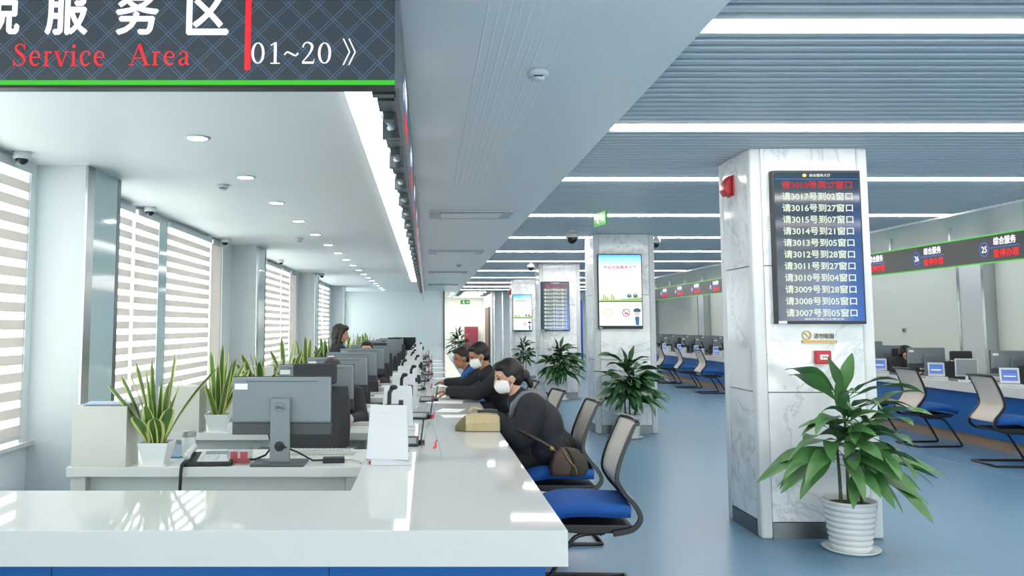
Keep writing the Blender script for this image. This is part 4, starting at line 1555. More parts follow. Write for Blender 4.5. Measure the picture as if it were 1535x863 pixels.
def dracaena(lab, loc, nleaf, seed, m='leaf_green', s=1.0, wide=1.0, rot=0.0):
    rd = random.Random(seed)
    t = thing('dracaena_plant', lab, 'potted plant', loc, rot, group='dracaenas in white pots by the pillars')
    t.scale = (s, s, s)
    prof = [(0.118, 0.0)]
    for i in range(8):
        z = 0.015 + i * 0.037
        r = 0.120 + 0.042 * (i / 8)
        prof += [(r, z), (r + 0.012, z + 0.012), (r + 0.012, z + 0.026), (r, z + 0.036)]
    prof += [(0.170, 0.315), (0.172, 0.335), (0.158, 0.335), (0.155, 0.30)]
    po = MB().lathe(prof, 36).build('pot', 'pot_white', t, smooth=True)
    MB().lathe([(0.15, 0.296), (0.152, 0.303), (0.05, 0.306)], 24).build('soil', 'soil', po, smooth=True)
    MB().lathe([(0.155, 0.0), (0.185, 0.022), (0.18, 0.024), (0.14, 0.008)], 28).build('saucer', 'pot_white', po, smooth=True)
    canes = [(-0.065, -0.02, 0.70), (0.01, 0.03, 0.98), (0.075, -0.015, 0.84)]
    for i, (cx, cy, h) in enumerate(canes):
        MB().tube([(cx, cy, 0.29), (cx * 1.05, cy, 0.5), (cx * 1.25, cy * 1.3, h)], [0.013, 0.011, 0.009], 8).build('cane', 'cane', t, smooth=True)
    for i in range(nleaf):
        q = (i + 0.5) / nleaf
        c = canes[rd.choice((0, 1, 1, 2, 2, 0))]
        hz = min(c[2], 0.58 + 0.40 * q + rd.uniform(-0.06, 0.06))
        a = i * 2.39996 + rd.uniform(-0.4, 0.4)
        if q < 0.35:
            k = rd.choice((2, 3, 7, 3))
        elif q < 0.75:
            k = rd.choice((1, 2, 4, 6, 7))
        else:
            k = rd.choice((0, 1, 6, 0))
        if math.sin(a + rot) > 0.35:
            a = -a - 2 * rot
        sc = rd.uniform(0.85, 1.1) * wide
        link('leaf', DL[m][k], t, loc=(c[0] * 1.15, c[1] * 1.15, hz), rot=(rd.uniform(-.5, .5), rd.uniform(-.25, .25), a), scale=sc)
    for a, hz, k in ((0.6, 0.99, 5), (3.4, 0.97, 5), (5.2, 0.98, 0), (4.0, 0.81, 5)):
        link('leaf', DL[m][k], t, loc=(0.01, 0.03, hz), rot=(0, 0, a), scale=1.05)
    return t


dracaena('large broad-leaved dracaena in a ribbed white pot before the nearest pillar', (2.845, 5.74, 0), 66, 3, 'leaf_green', 1.0, 1.06)
dracaena('dark bushy dracaena in a white pot before the second pillar', (2.73, 11.38, 0), 100, 5, 'leaf_dark', 0.94, 1.08)
dracaena('dark bushy dracaena in a white pot before the third pillar', (2.70, 17.12, 0), 90, 8, 'leaf_dark', 0.98, 1.08)
dracaena('small far dracaena before the farthest pillar', (2.62, 22.9, 0), 46, 9, 'leaf_dark', 0.95)
dracaena('far dracaena beside the end wall at the corridor mouth', (1.12, 30.4, 0), 50, 12, 'leaf_dark', 1.15)


# ================================================================== VISITOR CHAIRS
def make_visitor_chair():
    t = thing('visitor_chair', 'x', 'chair', (0, 0, 0), group='visitor chairs')
    # blue cushion, slightly domed, rounded front
    rows = []
    for i in range(9):
        q = i / 8
        x = -0.22 + 0.46 * q
        z = 0.455 + 0.02 * math.sin(q * math.pi) - (0.035 * max(0, (q - 0.75) / 0.25) ** 2) + 0.012 * max(0, 0.2 - q) * 5
        w = 0.225 + 0.02 * math.sin(q * math.pi)
        rows.append([(x, u * w, z - 0.02 * abs(u) ** 3) for u in (-1, -0.75, -0.4, 0, 0.4, 0.75, 1)])
    MB().grid(rows).build('seat', 'blue_seat', t, solid=0.06, smooth=True, bevel=0.0)
    MB().prism([(-0.235, 0.40), (-0.20, 0.365), (0.0, 0.350), (0.17, 0.365), (0.22, 0.395), (0.2, 0.405), (-0.2, 0.405)], -0.215, 0.215, 'y').build('seat_shell', 'black_plastic', t, bevel=0.008)
    prof = spline([(-0.12, 0.362), (-0.225, 0.385), (-0.272, 0.44), (-0.25, 0.505), (-0.19, 0.575), (-0.15, 0.645), (-0.158, 0.72), (-0.19, 0.81), (-0.225, 0.89), (-0.252, 0.945), (-0.275, 0.96)], 4)
    bf = None
    for s in (-1, 1):
        mb = MB()
        n = len(prof)
        vs = []
        for i, (x, z) in enumerate(prof):
            a, b = prof[max(i - 1, 0)], prof[min(i + 1, n - 1)]
            dx, dz = b[0] - a[0], b[1] - a[1]
            l = math.hypot(dx, dz)
            nx, nz = dz / l, -dx / l
            q = i / (n - 1)
            th = 0.026 - 0.012 * q
            y0 = s * (0.232 - 0.012 * q)
            for yy, tt in ((y0 - 0.009, -th), (y0 + 0.009, -th), (y0 + 0.009, th), (y0 - 0.009, th)):
                vs.append((x + nx * tt * 0.6, yy, z + nz * tt * 0.6))
        fs = []
        for i in range(n - 1):
            for k in range(4):
                k2 = (k + 1) % 4
                fs.append((i * 4 + k, i * 4 + k2, i * 4 + 4 + k2, i * 4 + 4 + k))
        fs += [(3, 2, 1, 0), tuple((n - 1) * 4 + k for k in range(4))]
        mb.add(vs, fs)
        mb.build('back_rail', 'black_frame', t, bevel=0.003)
    mb = MB()
    mb.tube([(-0.268, -0.225, 0.957), (-0.285, -0.12, 0.962), (-0.29, 0, 0.964), (-0.285, 0.12, 0.962), (-0.268, 0.225, 0.957)], 0.013, 8)
    mb.build('top_rail', 'black_frame', t, smooth=True)
    pm = [p for p in prof if p[1] > 0.46 and p[1] < 0.955]
    rows = [[(x - 0.022 * (1 - u * u), u * 0.222, z) for u in (-1, -0.66, -0.33, 0, 0.33, 0.66, 1)] for x, z in pm if (x, z)]
    MB().grid(rows).build('mesh_back', 'mesh_beige', t, solid=0.004, smooth=True)
    for s in (-1, 1):
        pts = spline([(-0.08, s * 0.19, 0.358), (0.06, s * 0.20, 0.345), (0.13, s * 0.21, 0.28), (0.27, s * 0.225, 0.055), (0.275, s * 0.225, 0.018), (0.20, s * 0.225, 0.013), (-0.27, s * 0.225, 0.013)], 4)
        MB().tube(pts, 0.0125, 8).build('sled_leg', 'black_frame', t, smooth=True)
    MB().tube([(-0.27, -0.225, 0.013), (-0.27, 0.225, 0.013)], 0.0125, 8).build('rear_floor_bar', 'black_frame', t, smooth=True)
    MB().tube([(-0.06, -0.19, 0.352), (-0.06, 0.19, 0.352)], 0.0125, 8).build('cross_bar', 'black_frame', t, smooth=True)
    return t


vc = make_visitor_chair()
vch = [(0.91, 4.93, 178, 'empty visitor chair with blue seat nearest the camera at the counter'),
       (0.93, 6.08, 180, 'blue-seated visitor chair the masked woman sits on'),
       (0.84, 7.05, 184, 'visitor chair just beyond the masked woman, only its back rail showing'),
       (0.79, 8.22, 180, 'visitor chair the dark-coated man sits on'),
       (0.80, 9.75, 180, 'visitor chair of the third visitor at the counter'),
       (0.80, 11.3, 180, 'first empty visitor chair beyond the three seated visitors')]
for i, (x, y, a, lab) in enumerate(vch):
    if i == 0:
        vc.location = (x, y, 0)
        vc.rotation_euler = (0, 0, R(a))
        vc['label'] = lab
    else:
        dup(vc, (x, y, 0), R(a), lab)
for i, (y, a) in enumerate(((9.22, -4), (10.70, 3), (12.15, 0), (18.85, 2), (20.45, -4), (22.1, 2), (23.7, 0), (25.2, 3))):
    lab = ['mesh-backed visitor chair nearest the camera at the facing counter', 'second mesh-backed visitor chair at the facing counter, beside the nearest pillar',
           'visitor chair at the facing counter hidden behind the nearest pillar', 'nearest of the chairs seen between the two front pillars',
           'middle chair seen between the two front pillars', 'chair at the facing counter just right of the second pillar plant',
           'far visitor chair at the facing counter behind the second pillar', 'farthest visitor chair at the facing counter'][i]
    dup(vc, (6.33, y, 0), R(a), lab)

# ================================================================== FACING COUNTER: STAFF SIDE
rdesk = None
tab = None


def make_tablet():
    t = thing('tablet_stand', 'x', 'tablet', (0, 0, 0), group='tablets on the facing counter')
    MB().box(-0.13, 0.13, -0.07, 0.06, 0, 0.022).build('base', 'device_white', t, bevel=0.006)
    p = MB().prism([(-0.10, 0.0), (0.10, 0.0), (0.10, 0.19), (-0.10, 0.19)], -0.007, 0.007, 'y').build('screen_panel', 'device_white', t, bevel=0.004)
    p.location = (0.0, -0.005, 0.03)
    p.rotation_euler = (R(-16), 0, 0)
    MB().box(-0.08, 0.08, -0.0085, -0.007, 0.03, 0.165).build('screen', 'tablet_blue', p)
    decal('menu_line', rect2d(-0.05, 0.05, 0.13, 0.145), 'print_blue', (0, -0.0086, 0), (1, 0, 0), (0, 0, 1), 0.001, p)
    decal('menu_line', rect2d(-0.06, 0.06, 0.08, 0.09), 'led_white', (0, -0.0086, 0), (1, 0, 0), (0, 0, 1), 0.001, p)
    return t


tab = make_tablet()
for j in range(14):
    y = 9.50 + 1.45 * j
    w = ORD[j]
    lab = '%s white staff desk from the front behind the facing counter' % w
    if rdesk is None:
        rdesk = thing('staff_desk', lab, 'desk', (0, y, 0), group='staff desks behind the facing counter')
        MB().box(7.25, 8.55, -0.12, 0.50, 0.70, 0.74).build('desktop', 'desk_white', rdesk, bevel=0.003)
        MB().box(8.49, 8.53, -0.08, 0.46, 0.0, 0.70).build('leg', 'desk_white', rdesk)
        MB().box(7.27, 7.31, -0.08, 0.46, 0.0, 0.70).build('leg', 'desk_white', rdesk)
    else:
        dup(rdesk, (0, y, 0), 0, lab)
    dup(mon, ({1: 7.63, 2: 7.36}.get(j, 7.52 + random.uniform(-.05, .05)), y, 0.74), R(random.uniform(-8, 4)), '%s monitor from the front behind the facing counter, back to the hall' % w, 'monitors behind the facing counter').scale = (1, 1, 0.92)
    if j > 3:
        dup(mon, (8.15, y + 0.18, 0.74), R(12), '%s second monitor from the front, on the wall side of the facing counter desks' % w, 'monitors behind the facing counter')
    dup(sch, (7.72 if j < 2 else 7.66 + random.uniform(-.05, .1), y + 0.84, 0), R(random.uniform(-12, 6)), '%s black staff chair from the front behind the facing counter' % w, 'black staff chairs behind the facing counter').scale = (1, 1, 0.92)
    loc = (7.01, y + 0.62, 0.78)
    lab = ('blue-screened tablet on the facing counter nearest the camera', 'blue-screened tablet on the facing counter beside the second near chair')[j] if j < 2 else '%s blue-screened tablet from the front on the facing counter' % w
    if j == 0:
        tab.location = loc
        tab.rotation_euler = (0, 0, R(-28))
        tab['label'] = lab
    else:
        dup(tab, loc, R(-28), lab)
    if j > 4:
        dup(reader, (6.98, y + 0.2, 0.78), R(200), '%s document camera from the front on the facing counter' % w, 'document cameras on the facing counter')

t = thing('customer_display', 'small grey display standing on the facing counter between the two tablets', 'display', (7.06, 11.0, 0.78), R(-20))
MB().box(-0.09, 0.09, -0.07, 0.07, 0, 0.012).build('foot', 'device_white', t)
MB().box(-0.015, 0.015, 0.0, 0.02, 0.012, 0.12).build('post', 'device_white', t)
p = MB().box(-0.13, 0.13, -0.012, 0.012, 0.06, 0.29).build('panel', 'device_white', t, bevel=0.004)
MB().box(-0.118, 0.118, -0.014, -0.012, 0.07, 0.28).build('screen', 'monitor_grey', p)
t = thing('wall_socket', 'small grey wall socket above the seated clerk on the right', 'socket', (8.89, 15.6, 1.42))
MB().box(-0.01, 0.01, -0.06, 0.06, -0.04, 0.04).build('plate', 'steel', t)
MB().box(-0.012, -0.01, -0.035, 0.035, -0.02, 0.02).build('outlet', 'black_plastic', t)
# small leafy pot plant by the clerk desks
for lab, loc, s in (('small leafy pot plant on the desk right of the clerk', (7.85, 12.5, 0.74), 1.0),
                    ('thin sprig in a small pot behind the clerk', (8.2, 14.1, 0.74), 0.9)):
    t = thing('leafy_plant', lab, 'potted plant', loc, 0, 'small plants on the clerk desks')
    MB().lathe([(0.035, 0), (0.05, 0.08), (0.046, 0.08), (0.044, 0.07)], 20).build('pot', 'pot_white', t, smooth=True)
    MB().tube([(0, 0, 0.06), (0.01, 0, 0.16), (-0.01, 0.01, 0.26)], 0.006, 6).build('stem', 'cane', t)
    for i in range(14):
        link('leaf', DL['leaf_green'][i % 8], t, loc=(0, 0, 0.12 + 0.011 * i), rot=(0, 0, i * 2.4), scale=0.40)

# far hall: blue banner and red cabinet, dark speaker
t = thing('blue_banner', 'narrow dark blue banner stand far behind the second pillar', 'banner', (4.72, 26.0, 0), 0)
MB().box(-0.35, 0.12, -0.01, 0.01, 0.42, 2.30).build('cloth', 'banner_blue', t)
MB().box(-0.38, 0.15, -0.12, 0.12, 0, 0.03).build('foot', 'steel', t)
MB().tube([(-0.1, 0.03, 0.02), (-0.1, 0.03, 2.28)], 0.012, 8).build('pole', 'steel', t)
decal('white_emblem', fit2d(text2d('税', 0.02), -0.30, -0.02, 1.30, 1.55), 'paper', (0, -0.0105, 0), (1, 0, 0), (0, 0, 1), 0.001, t)
t = thing('red_cabinet', 'dark red fire cabinet against the corridor end wall', 'cabinet', (2.0, 37.88, 0), 0)
MB().box(-0.30, 0.30, -0.2, 0.1, 0, 1.46).build('body', 'red_door', t, bevel=0.01)
MB().box(-0.26, 0.26, -0.22, -0.2, 0.08, 1.40).build('door', 'red_door', t, bevel=0.006)
MB().box(0.2, 0.22, -0.24, -0.22, 0.7, 0.85).build('handle', 'steel', t)
sounder('tiny dark red sounder on the corridor wall', (0.645, 33.0, 2.2), 0.9)


# ================================================================== PEOPLE
def blob(parts, voxel, name, m, smooth_it=6, parent=None):
    bm = bmesh.new()
    for p in parts:
        if p[0] == 'cap':
            a, ra, b, rb = Vector(p[1]), p[2], Vector(p[3]), p[4]
            for c, r in ((a, ra), (b, rb)):
                bmesh.ops.create_icosphere(bm, subdivisions=2, radius=r, matrix=Matrix.Translation(c))
            d = b - a
            if d.length > 1e-4:
                q = d.to_track_quat('Z', 'Y').to_matrix().to_4x4()
                bmesh.ops.create_cone(bm, cap_ends=True, segments=14, radius1=ra, radius2=rb, depth=d.length, matrix=Matrix.Translation((a + b) / 2) @ q)
        else:
            c, r = Vector(p[1]), p[2]
            rot = p[3].to_4x4() if len(p) > 3 and p[3] is not None else Matrix.Identity(4)
            bmesh.ops.create_icosphere(bm, subdivisions=3, radius=1.0, matrix=Matrix.Translation(c) @ rot @ Matrix.Diagonal((*r, 1)))
    me = bpy.data.meshes.new(name)
    bm.to_mesh(me)
    bm.free()
    o = bpy.data.objects.new(name, me)
    md = o.modifiers.new('r', 'REMESH')
    md.mode = 'VOXEL'
    md.voxel_size = voxel
    if smooth_it:
        ms = o.modifiers.new('s', 'SMOOTH')
        ms.factor = 0.5
        ms.iterations = smooth_it
    me2 = evaluated_mesh(o)
    bpy.data.objects.remove(o)
    bpy.data.meshes.remove(me)
    me2.name = name
    me2.materials.clear()
    me2.materials.append(MATS[m])
    me2.polygons.foreach_set('use_smooth', [True] * len(me2.polygons))
    return link(name, me2, parent)


def hand_parts(w, d, side, grip=0.5):
    """palm and five unequal bent fingers; d = pointing direction, side +1 left hand / -1 right (thumb inward)"""
    w = Vector(w)
    d = Vector(d).normalized()
    up = Vector((0, 0, 1))
    lat = up.cross(d).normalized()           # to the left of the pointing direction
    nrm = d.cross(lat).normalized()
    out = [('cap', w, 0.024, w + d * 0.03, 0.026)]
    for k in range(4):
        l = (k - 1.5) * 0.0205 * -side
        b = w + d * 0.075 + lat * l
        out.append(('cap', w + d * 0.02 + lat * l * 0.6, 0.016, b, 0.0115))
        fl = (0.066, 0.076, 0.072, 0.056)[k]
        m = b + (d * math.cos(0.4) - nrm * math.sin(0.4) * 1.0) * fl * 0.52
        e = m + (d * math.cos(0.4 + grip) - nrm * math.sin(0.4 + grip)) * fl * 0.5
        out += [('cap', b, 0.0100, m, 0.0090), ('cap', m, 0.0090, e, 0.0075)]
    tb = w + d * 0.015 + lat * side * -0.026 - nrm * 0.006
    tm = tb + (d * 0.6 + lat * side * -0.75 - nrm * 0.2).normalized() * 0.038
    te = tm + (d * 0.9 + lat * side * -0.25 - nrm * 0.25).normalized() * 0.03
    out += [('cap', tb, 0.015, tm, 0.0115), ('cap', tm, 0.0110, te, 0.009)]
    return out


def person(label, loc, rz, P):
    V = Vector
    vox = P.get('vox', 0.0085)
    bulk = P.get('bulk', 0.014)
    pel, wai, che, nek, hed = (V(P[k]) for k in ('pelvis', 'waist', 'chest', 'neck', 'head'))
    RH = Matrix.Rotation(R(P.get('hy', 0)), 3, 'Z') @ Matrix.Rotation(R(P.get('hp', 0)), 3, 'Y') @ Matrix.Rotation(R(P.get('hr', 0)), 3, 'X')

    def H(x, y, z):
        return hed + RH @ V((x, y, z))
    tilt = Matrix.Rotation(math.atan2((nek - pel).x, (nek - pel).z), 3, 'Y')
    sh = [V(a[0]) for a in P['arms']]
    body = [('ell', pel, (0.12, 0.165, 0.12), None), ('ell', wai, (0.10, 0.14, 0.15), tilt), ('ell', che, (0.105, 0.155, 0.16), tilt),
            ('cap', sh[0], 0.055, sh[1], 0.055), ('cap', nek - V((0.01, 0, 0.05)), 0.058, H(-0.02, 0, -0.06), 0.050),
            ('ell', H(-0.008, 0, 0.025), (0.094, 0.074, 0.098), RH), ('ell', H(0.030, 0, -0.05), (0.060, 0.055, 0.062), RH),
            ('ell', H(0.052, 0, -0.088), (0.030, 0.032, 0.024), RH), ('cap', H(0.084, 0, 0.022), 0.009, H(0.102, 0, -0.022), 0.0125),
            ('ell', H(0.095, 0, -0.025), (0.012, 0.019, 0.009), RH), ('ell', H(0.082, 0, -0.058), (0.012, 0.024, 0.011), RH)]
    for s in (-1, 1):
        body.append(('ell', H(-0.008, s * 0.076, -0.012), (0.020, 0.011, 0.032), RH))
        body.append(('ell', H(0.068, s * 0.034, 0.030), (0.016, 0.024, 0.010), RH))
    coat = [('ell', pel + V((0, 0, 0.02)), (0.135 + bulk, 0.178 + bulk, 0.13), None), ('ell', wai, (0.112 + bulk, 0.152 + bulk, 0.16), tilt),
            ('ell', che, (0.117 + bulk, 0.168 + bulk, 0.17), tilt), ('cap', sh[0], 0.062 + bulk, sh[1], 0.062 + bulk),
            ('cap', nek - V((0.012, 0, 0.06)), 0.085 + bulk * .5, nek - V((0.004, 0, 0.0)), 0.068)]
    for i, (s_, e_, w_, hd) in enumerate(P['arms']):
        s_, e_, w_ = V(s_), V(e_), V(w_)
        side = 1 if i == 0 else -1
        body += [('cap', s_, 0.048, e_, 0.038), ('cap', e_, 0.038, w_, 0.026)]
        body += hand_parts(w_, hd, side)
        coat += [('cap', s_, 0.060 + bulk, e_, 0.048 + bulk), ('cap', e_, 0.048 + bulk, w_ - V(hd).normalized() * 0.01, 0.036 + bulk * .7)]
    trou = []
    for h_, k_, a_ in P['legs']:
        h_, k_, a_ = V(h_), V(k_), V(a_)
        f_ = a_ + V((0.15, 0, -0.045))
        body += [('cap', h_, 0.078, k_, 0.055), ('cap', k_, 0.052, a_, 0.036), ('cap', a_ - V((0.02, 0, 0.03)), 0.036, f_, 0.028)]
        trou += [('cap', h_, 0.088, k_, 0.066), ('cap', k_, 0.066, a_ + V((0, 0, 0.03)), 0.052)]
    b = blob(body, vox, 'person', P['skin'], 4)
    b.location = loc
    b.rotation_euler = (0, 0, rz)
    tag(b, label, 'person')
    blob(coat, 0.012, P.get('top_name', 'coat'), P['top'], 8, b)
    blob(trou, 0.014, 'trousers', P['bottom'], 4, b)
    for h_, k_, a_ in P['legs']:
        a_ = V(a_)
        blob([('cap', a_ - V((0.025, 0, 0.035)), 0.043, a_ + V((0.15, 0, -0.048)), 0.034), ('ell', a_ + V((0.06, 0, -0.06)), (0.125, 0.042, 0.022), None)], 0.012, 'shoe', 'black_plastic', 3, b)
    hs = P.get('hair_style', 'short')
    if hs == 'short':
        hp = [('ell', H(-0.026, 0, 0.046), (0.098, 0.083, 0.092), RH), ('ell', H(-0.050, 0, -0.005), (0.062, 0.078, 0.075), RH), ('ell', H(0.035, 0, 0.098), (0.055, 0.062, 0.030), RH)]
    elif hs == 'bun':
        hp = [('ell', H(-0.030, 0, 0.042), (0.102, 0.087, 0.098), RH), ('ell', H(-0.052, 0, -0.008), (0.066, 0.080, 0.078), RH), ('ell', H(0.030, 0, 0.092), (0.062, 0.064, 0.036), RH),
              ('ell', H(-0.135, 0.0, -0.02), (0.040, 0.036, 0.045), RH), ('ell', H(-0.155, 0.01, -0.075), (0.026, 0.024, 0.050), RH)]
    else:
        hp = [('ell', H(-0.026, 0, 0.042), (0.104, 0.090, 0.098), RH), ('ell', H(-0.060, 0, -0.03), (0.070, 0.092, 0.11), RH), ('ell', H(-0.055, 0, -0.12), (0.055, 0.092, 0.11), RH),
              ('ell', H(0.045, 0, 0.085), (0.055, 0.066, 0.042), RH), ('cap', H(0.005, 0.078, 0.03), 0.022, H(-0.01, 0.082, -0.17), 0.016), ('cap', H(0.005, -0.078, 0.03), 0.022, H(-0.01, -0.082, -0.17), 0.016)]
    blob(hp, 0.009, 'hair', P.get('hair', 'hair'), 3, b)
    for s in (-1, 1):
        MB().ell(H(0.079, s * 0.032, 0.012), (0.008, 0.013, 0.006), 8, 6, rot=RH).build('eye', 'eye', b, smooth=True)
        MB().ell(H(0.084, s * 0.034, 0.036), (0.006, 0.020, 0.004), 8, 5, rot=RH).build('eyebrow', 'hair', b, smooth=True)
    if P.get('mask'):
        rows = []
        for i in range(9):
            th = R(50 + 88 * i / 8)
            row = []
            for j in range(13):
                ph = R(-88 + 176 * j / 12)
                r = 1.0 + 0.10 * math.cos(ph) * math.sin(th)
                row.append(H(0.020 + 0.082 * math.sin(th) * math.cos(ph) * r, 0.066 * math.sin(th) * math.sin(ph), -0.045 + 0.072 * math.cos(th)))
            rows.append(row)
        mk = MB().grid(rows).build('face_mask', 'mask_white', b, solid=0.003, smooth=True)
        for s in (-1, 1):
            MB().tube([H(0.022, s * 0.066, -0.01), H(-0.01, s * 0.086, 0.015), H(-0.03, s * 0.084, -0.012), H(0.0, s * 0.078, -0.04), H(0.022, s * 0.066, -0.075)], 0.0022, 5).build('ear_loop', 'mask_white', mk)
    else:
        MB().ell(H(0.090, 0, -0.058), (0.006, 0.022, 0.006), 8, 5, rot=RH).build('lips', 'lips', b, smooth=True)
    return b, H, RH


def seated_legs(dx=0.40, sp=0.10, hz=0.555):
    return [((0.0, sp * .9, hz), (dx, sp, hz - 0.01), (dx - 0.06, sp, 0.10)), ((0.0, -sp * .9, hz), (dx, -sp, hz - 0.01), (dx - 0.10, -sp, 0.10))]


# masked woman at the counter
W, HW, RW = person('seated woman in dark coat with grey hood and white mask at the counter', (0.86, 6.12, 0.0), R(180), dict(
    pelvis=(0.0, 0, 0.58), waist=(0.035, 0, 0.71), chest=(0.095, 0, 0.85), neck=(0.19, 0, 0.995), head=(0.275, 0.0, 1.125), hp=14, hy=14,
    arms=[((0.115, 0.175, 0.925), (0.20, 0.21, 0.72), (0.40, 0.10, 0.835), (1, -0.3, 0)), ((0.115, -0.175, 0.925), (0.20, -0.22, 0.72), (0.42, -0.10, 0.835), (1, 0.2, 0))],
    legs=seated_legs(0.36), skin='skin', top='coat_navy', bottom='coat_black', hair='hair', hair_style='bun', mask=True, bulk=0.042))
blob([('cap', (-0.05, 0.0, 0.60), 0.165, (0.22, 0.0, 0.60), 0.14), ('ell', (-0.03, 0, 0.62), (0.19, 0.225, 0.16), None), ('ell', (0.02, 0, 0.76), (0.15, 0.205, 0.2), None)], 0.014, 'coat_skirt', 'coat_navy', 10, W)
blob([('cap', (0.16, 0.085, 1.0), 0.040, (0.235, 0.07, 0.93), 0.032), ('cap', (0.16, -0.085, 1.0), 0.040, (0.235, -0.07, 0.93), 0.032), ('cap', (0.09, 0.08, 0.99), 0.045, (0.16, 0.085, 1.0), 0.040),
      ('cap', (0.09, -0.08, 0.99), 0.045, (0.16, -0.085, 1.0), 0.040), ('ell', (0.07, 0, 0.985), (0.085, 0.135, 0.06), None), ('cap', (0.235, 0.07, 0.93), 0.032, (0.25, 0.055, 0.84), 0.024)], 0.010, 'hood', 'hood_grey', 5, W)

# man in black coat leaning over the counter
M2, _, _ = person('man in black coat and white mask leaning over the counter', (0.84, 8.18, 0.0), R(180), dict(
    pelvis=(0.0, 0, 0.58), waist=(0.06, 0, 0.74), chest=(0.15, 0, 0.90), neck=(0.26, 0, 1.07), head=(0.335, 0.0, 1.205), hp=22, hy=10,
    arms=[((0.17, 0.19, 0.985), (0.36, 0.20, 0.86), (0.63, 0.08, 0.875), (1, -0.25, -0.05)), ((0.17, -0.19, 0.985), (0.36, -0.22, 0.84), (0.60, -0.10, 0.835), (1, 0.2, 0))],
    legs=seated_legs(0.36), skin='skin_tan', top='coat_black', bottom='coat_black', hair='hair', hair_style='short', mask=True, bulk=0.022))
M3, _, _ = person('man in dark jacket with blue collar, third visitor at the counter', (0.84, 9.75, 0.0), R(180), dict(
    pelvis=(0.0, 0, 0.58), waist=(0.08, 0, 0.73), chest=(0.20, 0, 0.86), neck=(0.35, 0, 1.00), head=(0.44, 0.0, 1.125), hp=16, hy=20,
    arms=[((0.22, 0.18, 0.94), (0.42, 0.20, 0.84), (0.62, 0.10, 0.86), (1, -0.3, 0)), ((0.22, -0.18, 0.94), (0.42, -0.22, 0.84), (0.62, -0.1, 0.84), (1, 0.2, 0))],
    legs=seated_legs(0.36), skin='skin_tan', top='coat_black', bottom='coat_black', hair='hair', hair_style='short', bulk=0.016, vox=0.01))
blob([('cap', (0.33, 0.05, 1.0), 0.045, (0.41, 0.05, 0.92), 0.04), ('cap', (0.33, -0.05, 1.0), 0.045, (0.41, -0.05, 0.92), 0.04), ('cap', (0.41, 0.05, 0.92), 0.04, (0.40, 0.04, 0.84), 0.035)], 0.012, 'blue_collar', 'jacket_blue', 3, M3)

# clerks behind the desks (they face the camera side)
CL = dict(pelvis=(0.0, 0, 0.58), waist=(0.02, 0, 0.72), chest=(0.05, 0, 0.87), neck=(0.10, 0, 1.00), head=(0.17, 0.0, 1.10), hp=35, hy=0,
          arms=[((0.06, 0.18, 0.95), (0.16, 0.24, 0.76), (0.42, 0.17, 0.785), (1, -0.1, 0)), ((0.06, -0.18, 0.95), (0.16, -0.24, 0.76), (0.42, -0.16, 0.785), (1, 0.1, 0))],
          legs=seated_legs(0.40), skin='skin', top='suit_navy', bottom='coat_black', hair='hair_brown', hair_style='bun', top_name='jacket', bulk=0.012, vox=0.01)
c1, _, _ = person('clerk bent over the second desk, only dark hair above the monitor', (-0.76, DY + STEP + 0.86, 0.0), R(-90), CL)
for s in ((0.425, 0.165, 0.785), (0.425, -0.155, 0.785)):
    blob([('cap', (s[0] - 0.045, s[1], s[2]), 0.042, s, 0.040)], 0.008, 'shirt_cuff', 'shirt_blue', 2, c1)
d = dict(CL, head=(0.10, 0, 1.175), neck=(0.06, 0, 1.045), chest=(0.04, 0, 0.90), hp=6, hair='hair', hair_style='short', vox=0.011)
person('male clerk with short black hair looking over the fifth monitor', (-0.80, DY + 4 * STEP + 0.88, 0.0), R(-90), d)
d = dict(CL, head=(0.14, 0, 1.06), hp=20, hair='hair', hair_style='short', vox=0.012, hy=25)
person('clerk in navy suit seated behind the facing counter on the right', (7.40, 13.2, 0.0), R(-62), d)
d = dict(CL, head=(0.15, 0, 1.09), hp=30, hair='hair', hair_style='short', vox=0.014)
person('far clerk with lowered dark head in the eighth staff seat', (-0.80, DY + 7 * STEP + 0.88, 0.0), R(-90), d)
ST, _, _ = person('woman clerk with long hair standing in navy jacket behind the plants', (-1.21, 11.45, 0.0), R(8), dict(
    pelvis=(0.0, 0, 0.82), waist=(0.0, 0, 0.97), chest=(0.0, 0, 1.11), neck=(0.01, 0, 1.255), head=(0.035, 0.0, 1.39), hp=8, hy=0,
    arms=[((0.0, 0.165, 1.19), (0.0, 0.21, 0.96), (0.10, 0.17, 0.78), (0.3, 0, -1)), ((0.0, -0.165, 1.19), (0.0, -0.21, 0.96), (0.12, -0.17, 0.79), (0.3, 0, -1))],
    legs=[((0, 0.085, 0.80), (0.01, 0.09, 0.44), (0.0, 0.09, 0.10)), ((0, -0.085, 0.80), (0.01, -0.09, 0.44), (0.0, -0.09, 0.10))],
    skin='skin', top='suit_navy', bottom='coat_black', hair='hair_brown', hair_style='long', top_name='jacket', bulk=0.01, vox=0.01))
blob([('cap', (0.075, 0.03, 1.235), 0.03, (0.118, 0.0, 1.11), 0.018), ('cap', (0.075, -0.03, 1.235), 0.03, (0.118, 0.0, 1.11), 0.018)], 0.008, 'shirt_collar', 'shirt_blue', 2, ST)

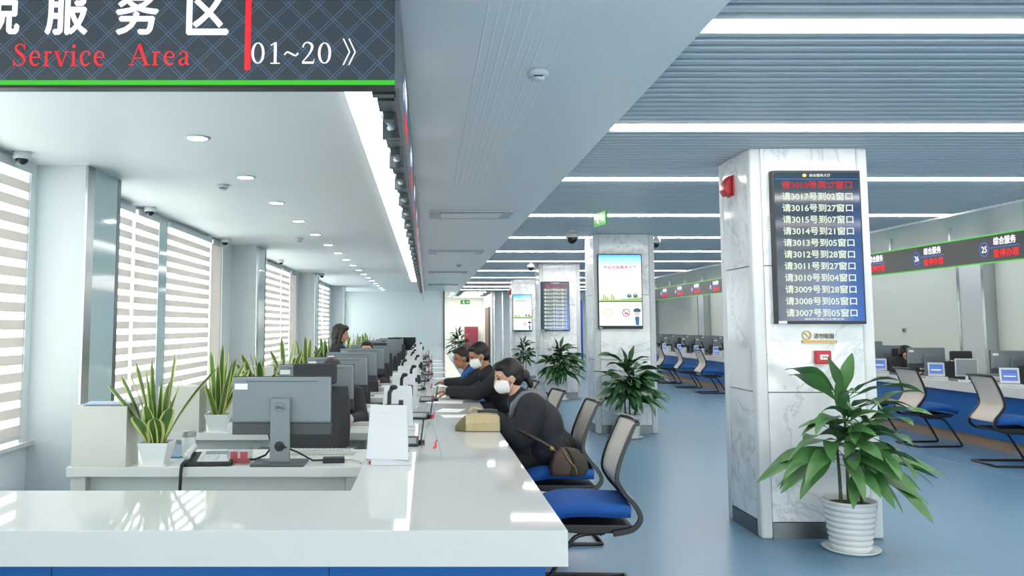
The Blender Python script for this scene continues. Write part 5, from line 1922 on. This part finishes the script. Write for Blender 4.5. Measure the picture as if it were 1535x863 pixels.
# ---- bags
t = thing('tote_bag', 'beige canvas bag lying on the counter before the masked woman', 'bag', (0.35, 5.83, 0.78))
mb = MB()
secs = []
for x, hh, dd in ((-0.155, 0.030, 0.03), (-0.12, 0.075, 0.055), (-0.085, 0.105, 0.065), (-0.02, 0.122, 0.070), (0.06, 0.125, 0.07), (0.13, 0.118, 0.066), (0.148, 0.10, 0.055)):
    secs.append([(x, -dd, 0.004), (x, -dd * 1.05, hh * 0.5), (x, -dd * 0.75, hh * 0.93), (x, 0, hh), (x, dd * 0.75, hh * 0.93), (x, dd * 1.05, hh * 0.5), (x, dd, 0.004)])
mb.grid([s + [s[0]] for s in secs])
mb.add(secs[0], [tuple(range(7))])
mb.add(secs[-1], [tuple(range(7))[::-1]])
for i, p in enumerate(mb.f):
    cxm = sum(mb.v[q][0] for q in p) / len(p)
    mb.m[i] = 1 if cxm < -0.085 else 0
mb.build('body', ['bag_beige', 'bag_dark'], t, weld=True)
MB().tube(spline([(-0.06, 0.03, 0.115), (-0.04, 0.02, 0.150), (0.0, 0.01, 0.148), (0.04, 0.0, 0.128)], 4), 0.010, 8).build('handle', 'bag_beige', t, smooth=True)
MB().box(0.0, 0.14, -0.01, 0.045, 0.118, 0.142).build('dark_purse', 'black_plastic', t, bevel=0.006)

t = thing('shoulder_bag', 'brown leather shoulder bag hanging at the masked woman\'s hip', 'bag', (0.97, 5.84, 0.475), R(6))
mb = MB()
outl = [(-0.125, 0.0), (-0.13, 0.06), (-0.10, 0.16), (-0.06, 0.195), (0.06, 0.175), (0.115, 0.12), (0.13, 0.05), (0.10, 0.0)]
mb.prism(outl, -0.045, 0.045, 'y')
mb.build('body', 'bag_brown', t, bevel=0.02, seg=3, smooth=True)
mb = MB()
mb.prism([(-0.005, 0.0), (0.105, 0.0), (0.135, 0.05), (0.12, 0.125), (0.06, 0.18), (-0.03, 0.192), (0.02, 0.10)], -0.055, 0.05, 'y')
mb.build('side_gusset', 'bag_olive', t, bevel=0.015, seg=2, smooth=True)
MB().tube(spline([(-0.05, -0.056, 0.185), (-0.015, -0.06, 0.12), (0.035, -0.06, 0.06), (0.04, -0.06, 0.015)], 4), 0.004, 6).build('piping', 'gold', t, smooth=True)
st = MB().tube(spline([(-0.09, -0.02, 0.165), (-0.16, -0.015, 0.215), (-0.26, -0.005, 0.27), (-0.34, 0.05, 0.31)], 5), 0.012, 8).build('strap', 'bag_olive', t, smooth=True)
MB().tube([(-0.11, -0.02, 0.18), (-0.13, -0.018, 0.195)], 0.016, 8).build('buckle', 'gold', st)
MB().tube(spline([(0.03, 0.0, 0.18), (0.0, 0.0, 0.23), (-0.03, 0.02, 0.29)], 4), 0.004, 6).build('chain', 'bag_olive', t, smooth=True)

bpy.data.scenes.remove(TMP)
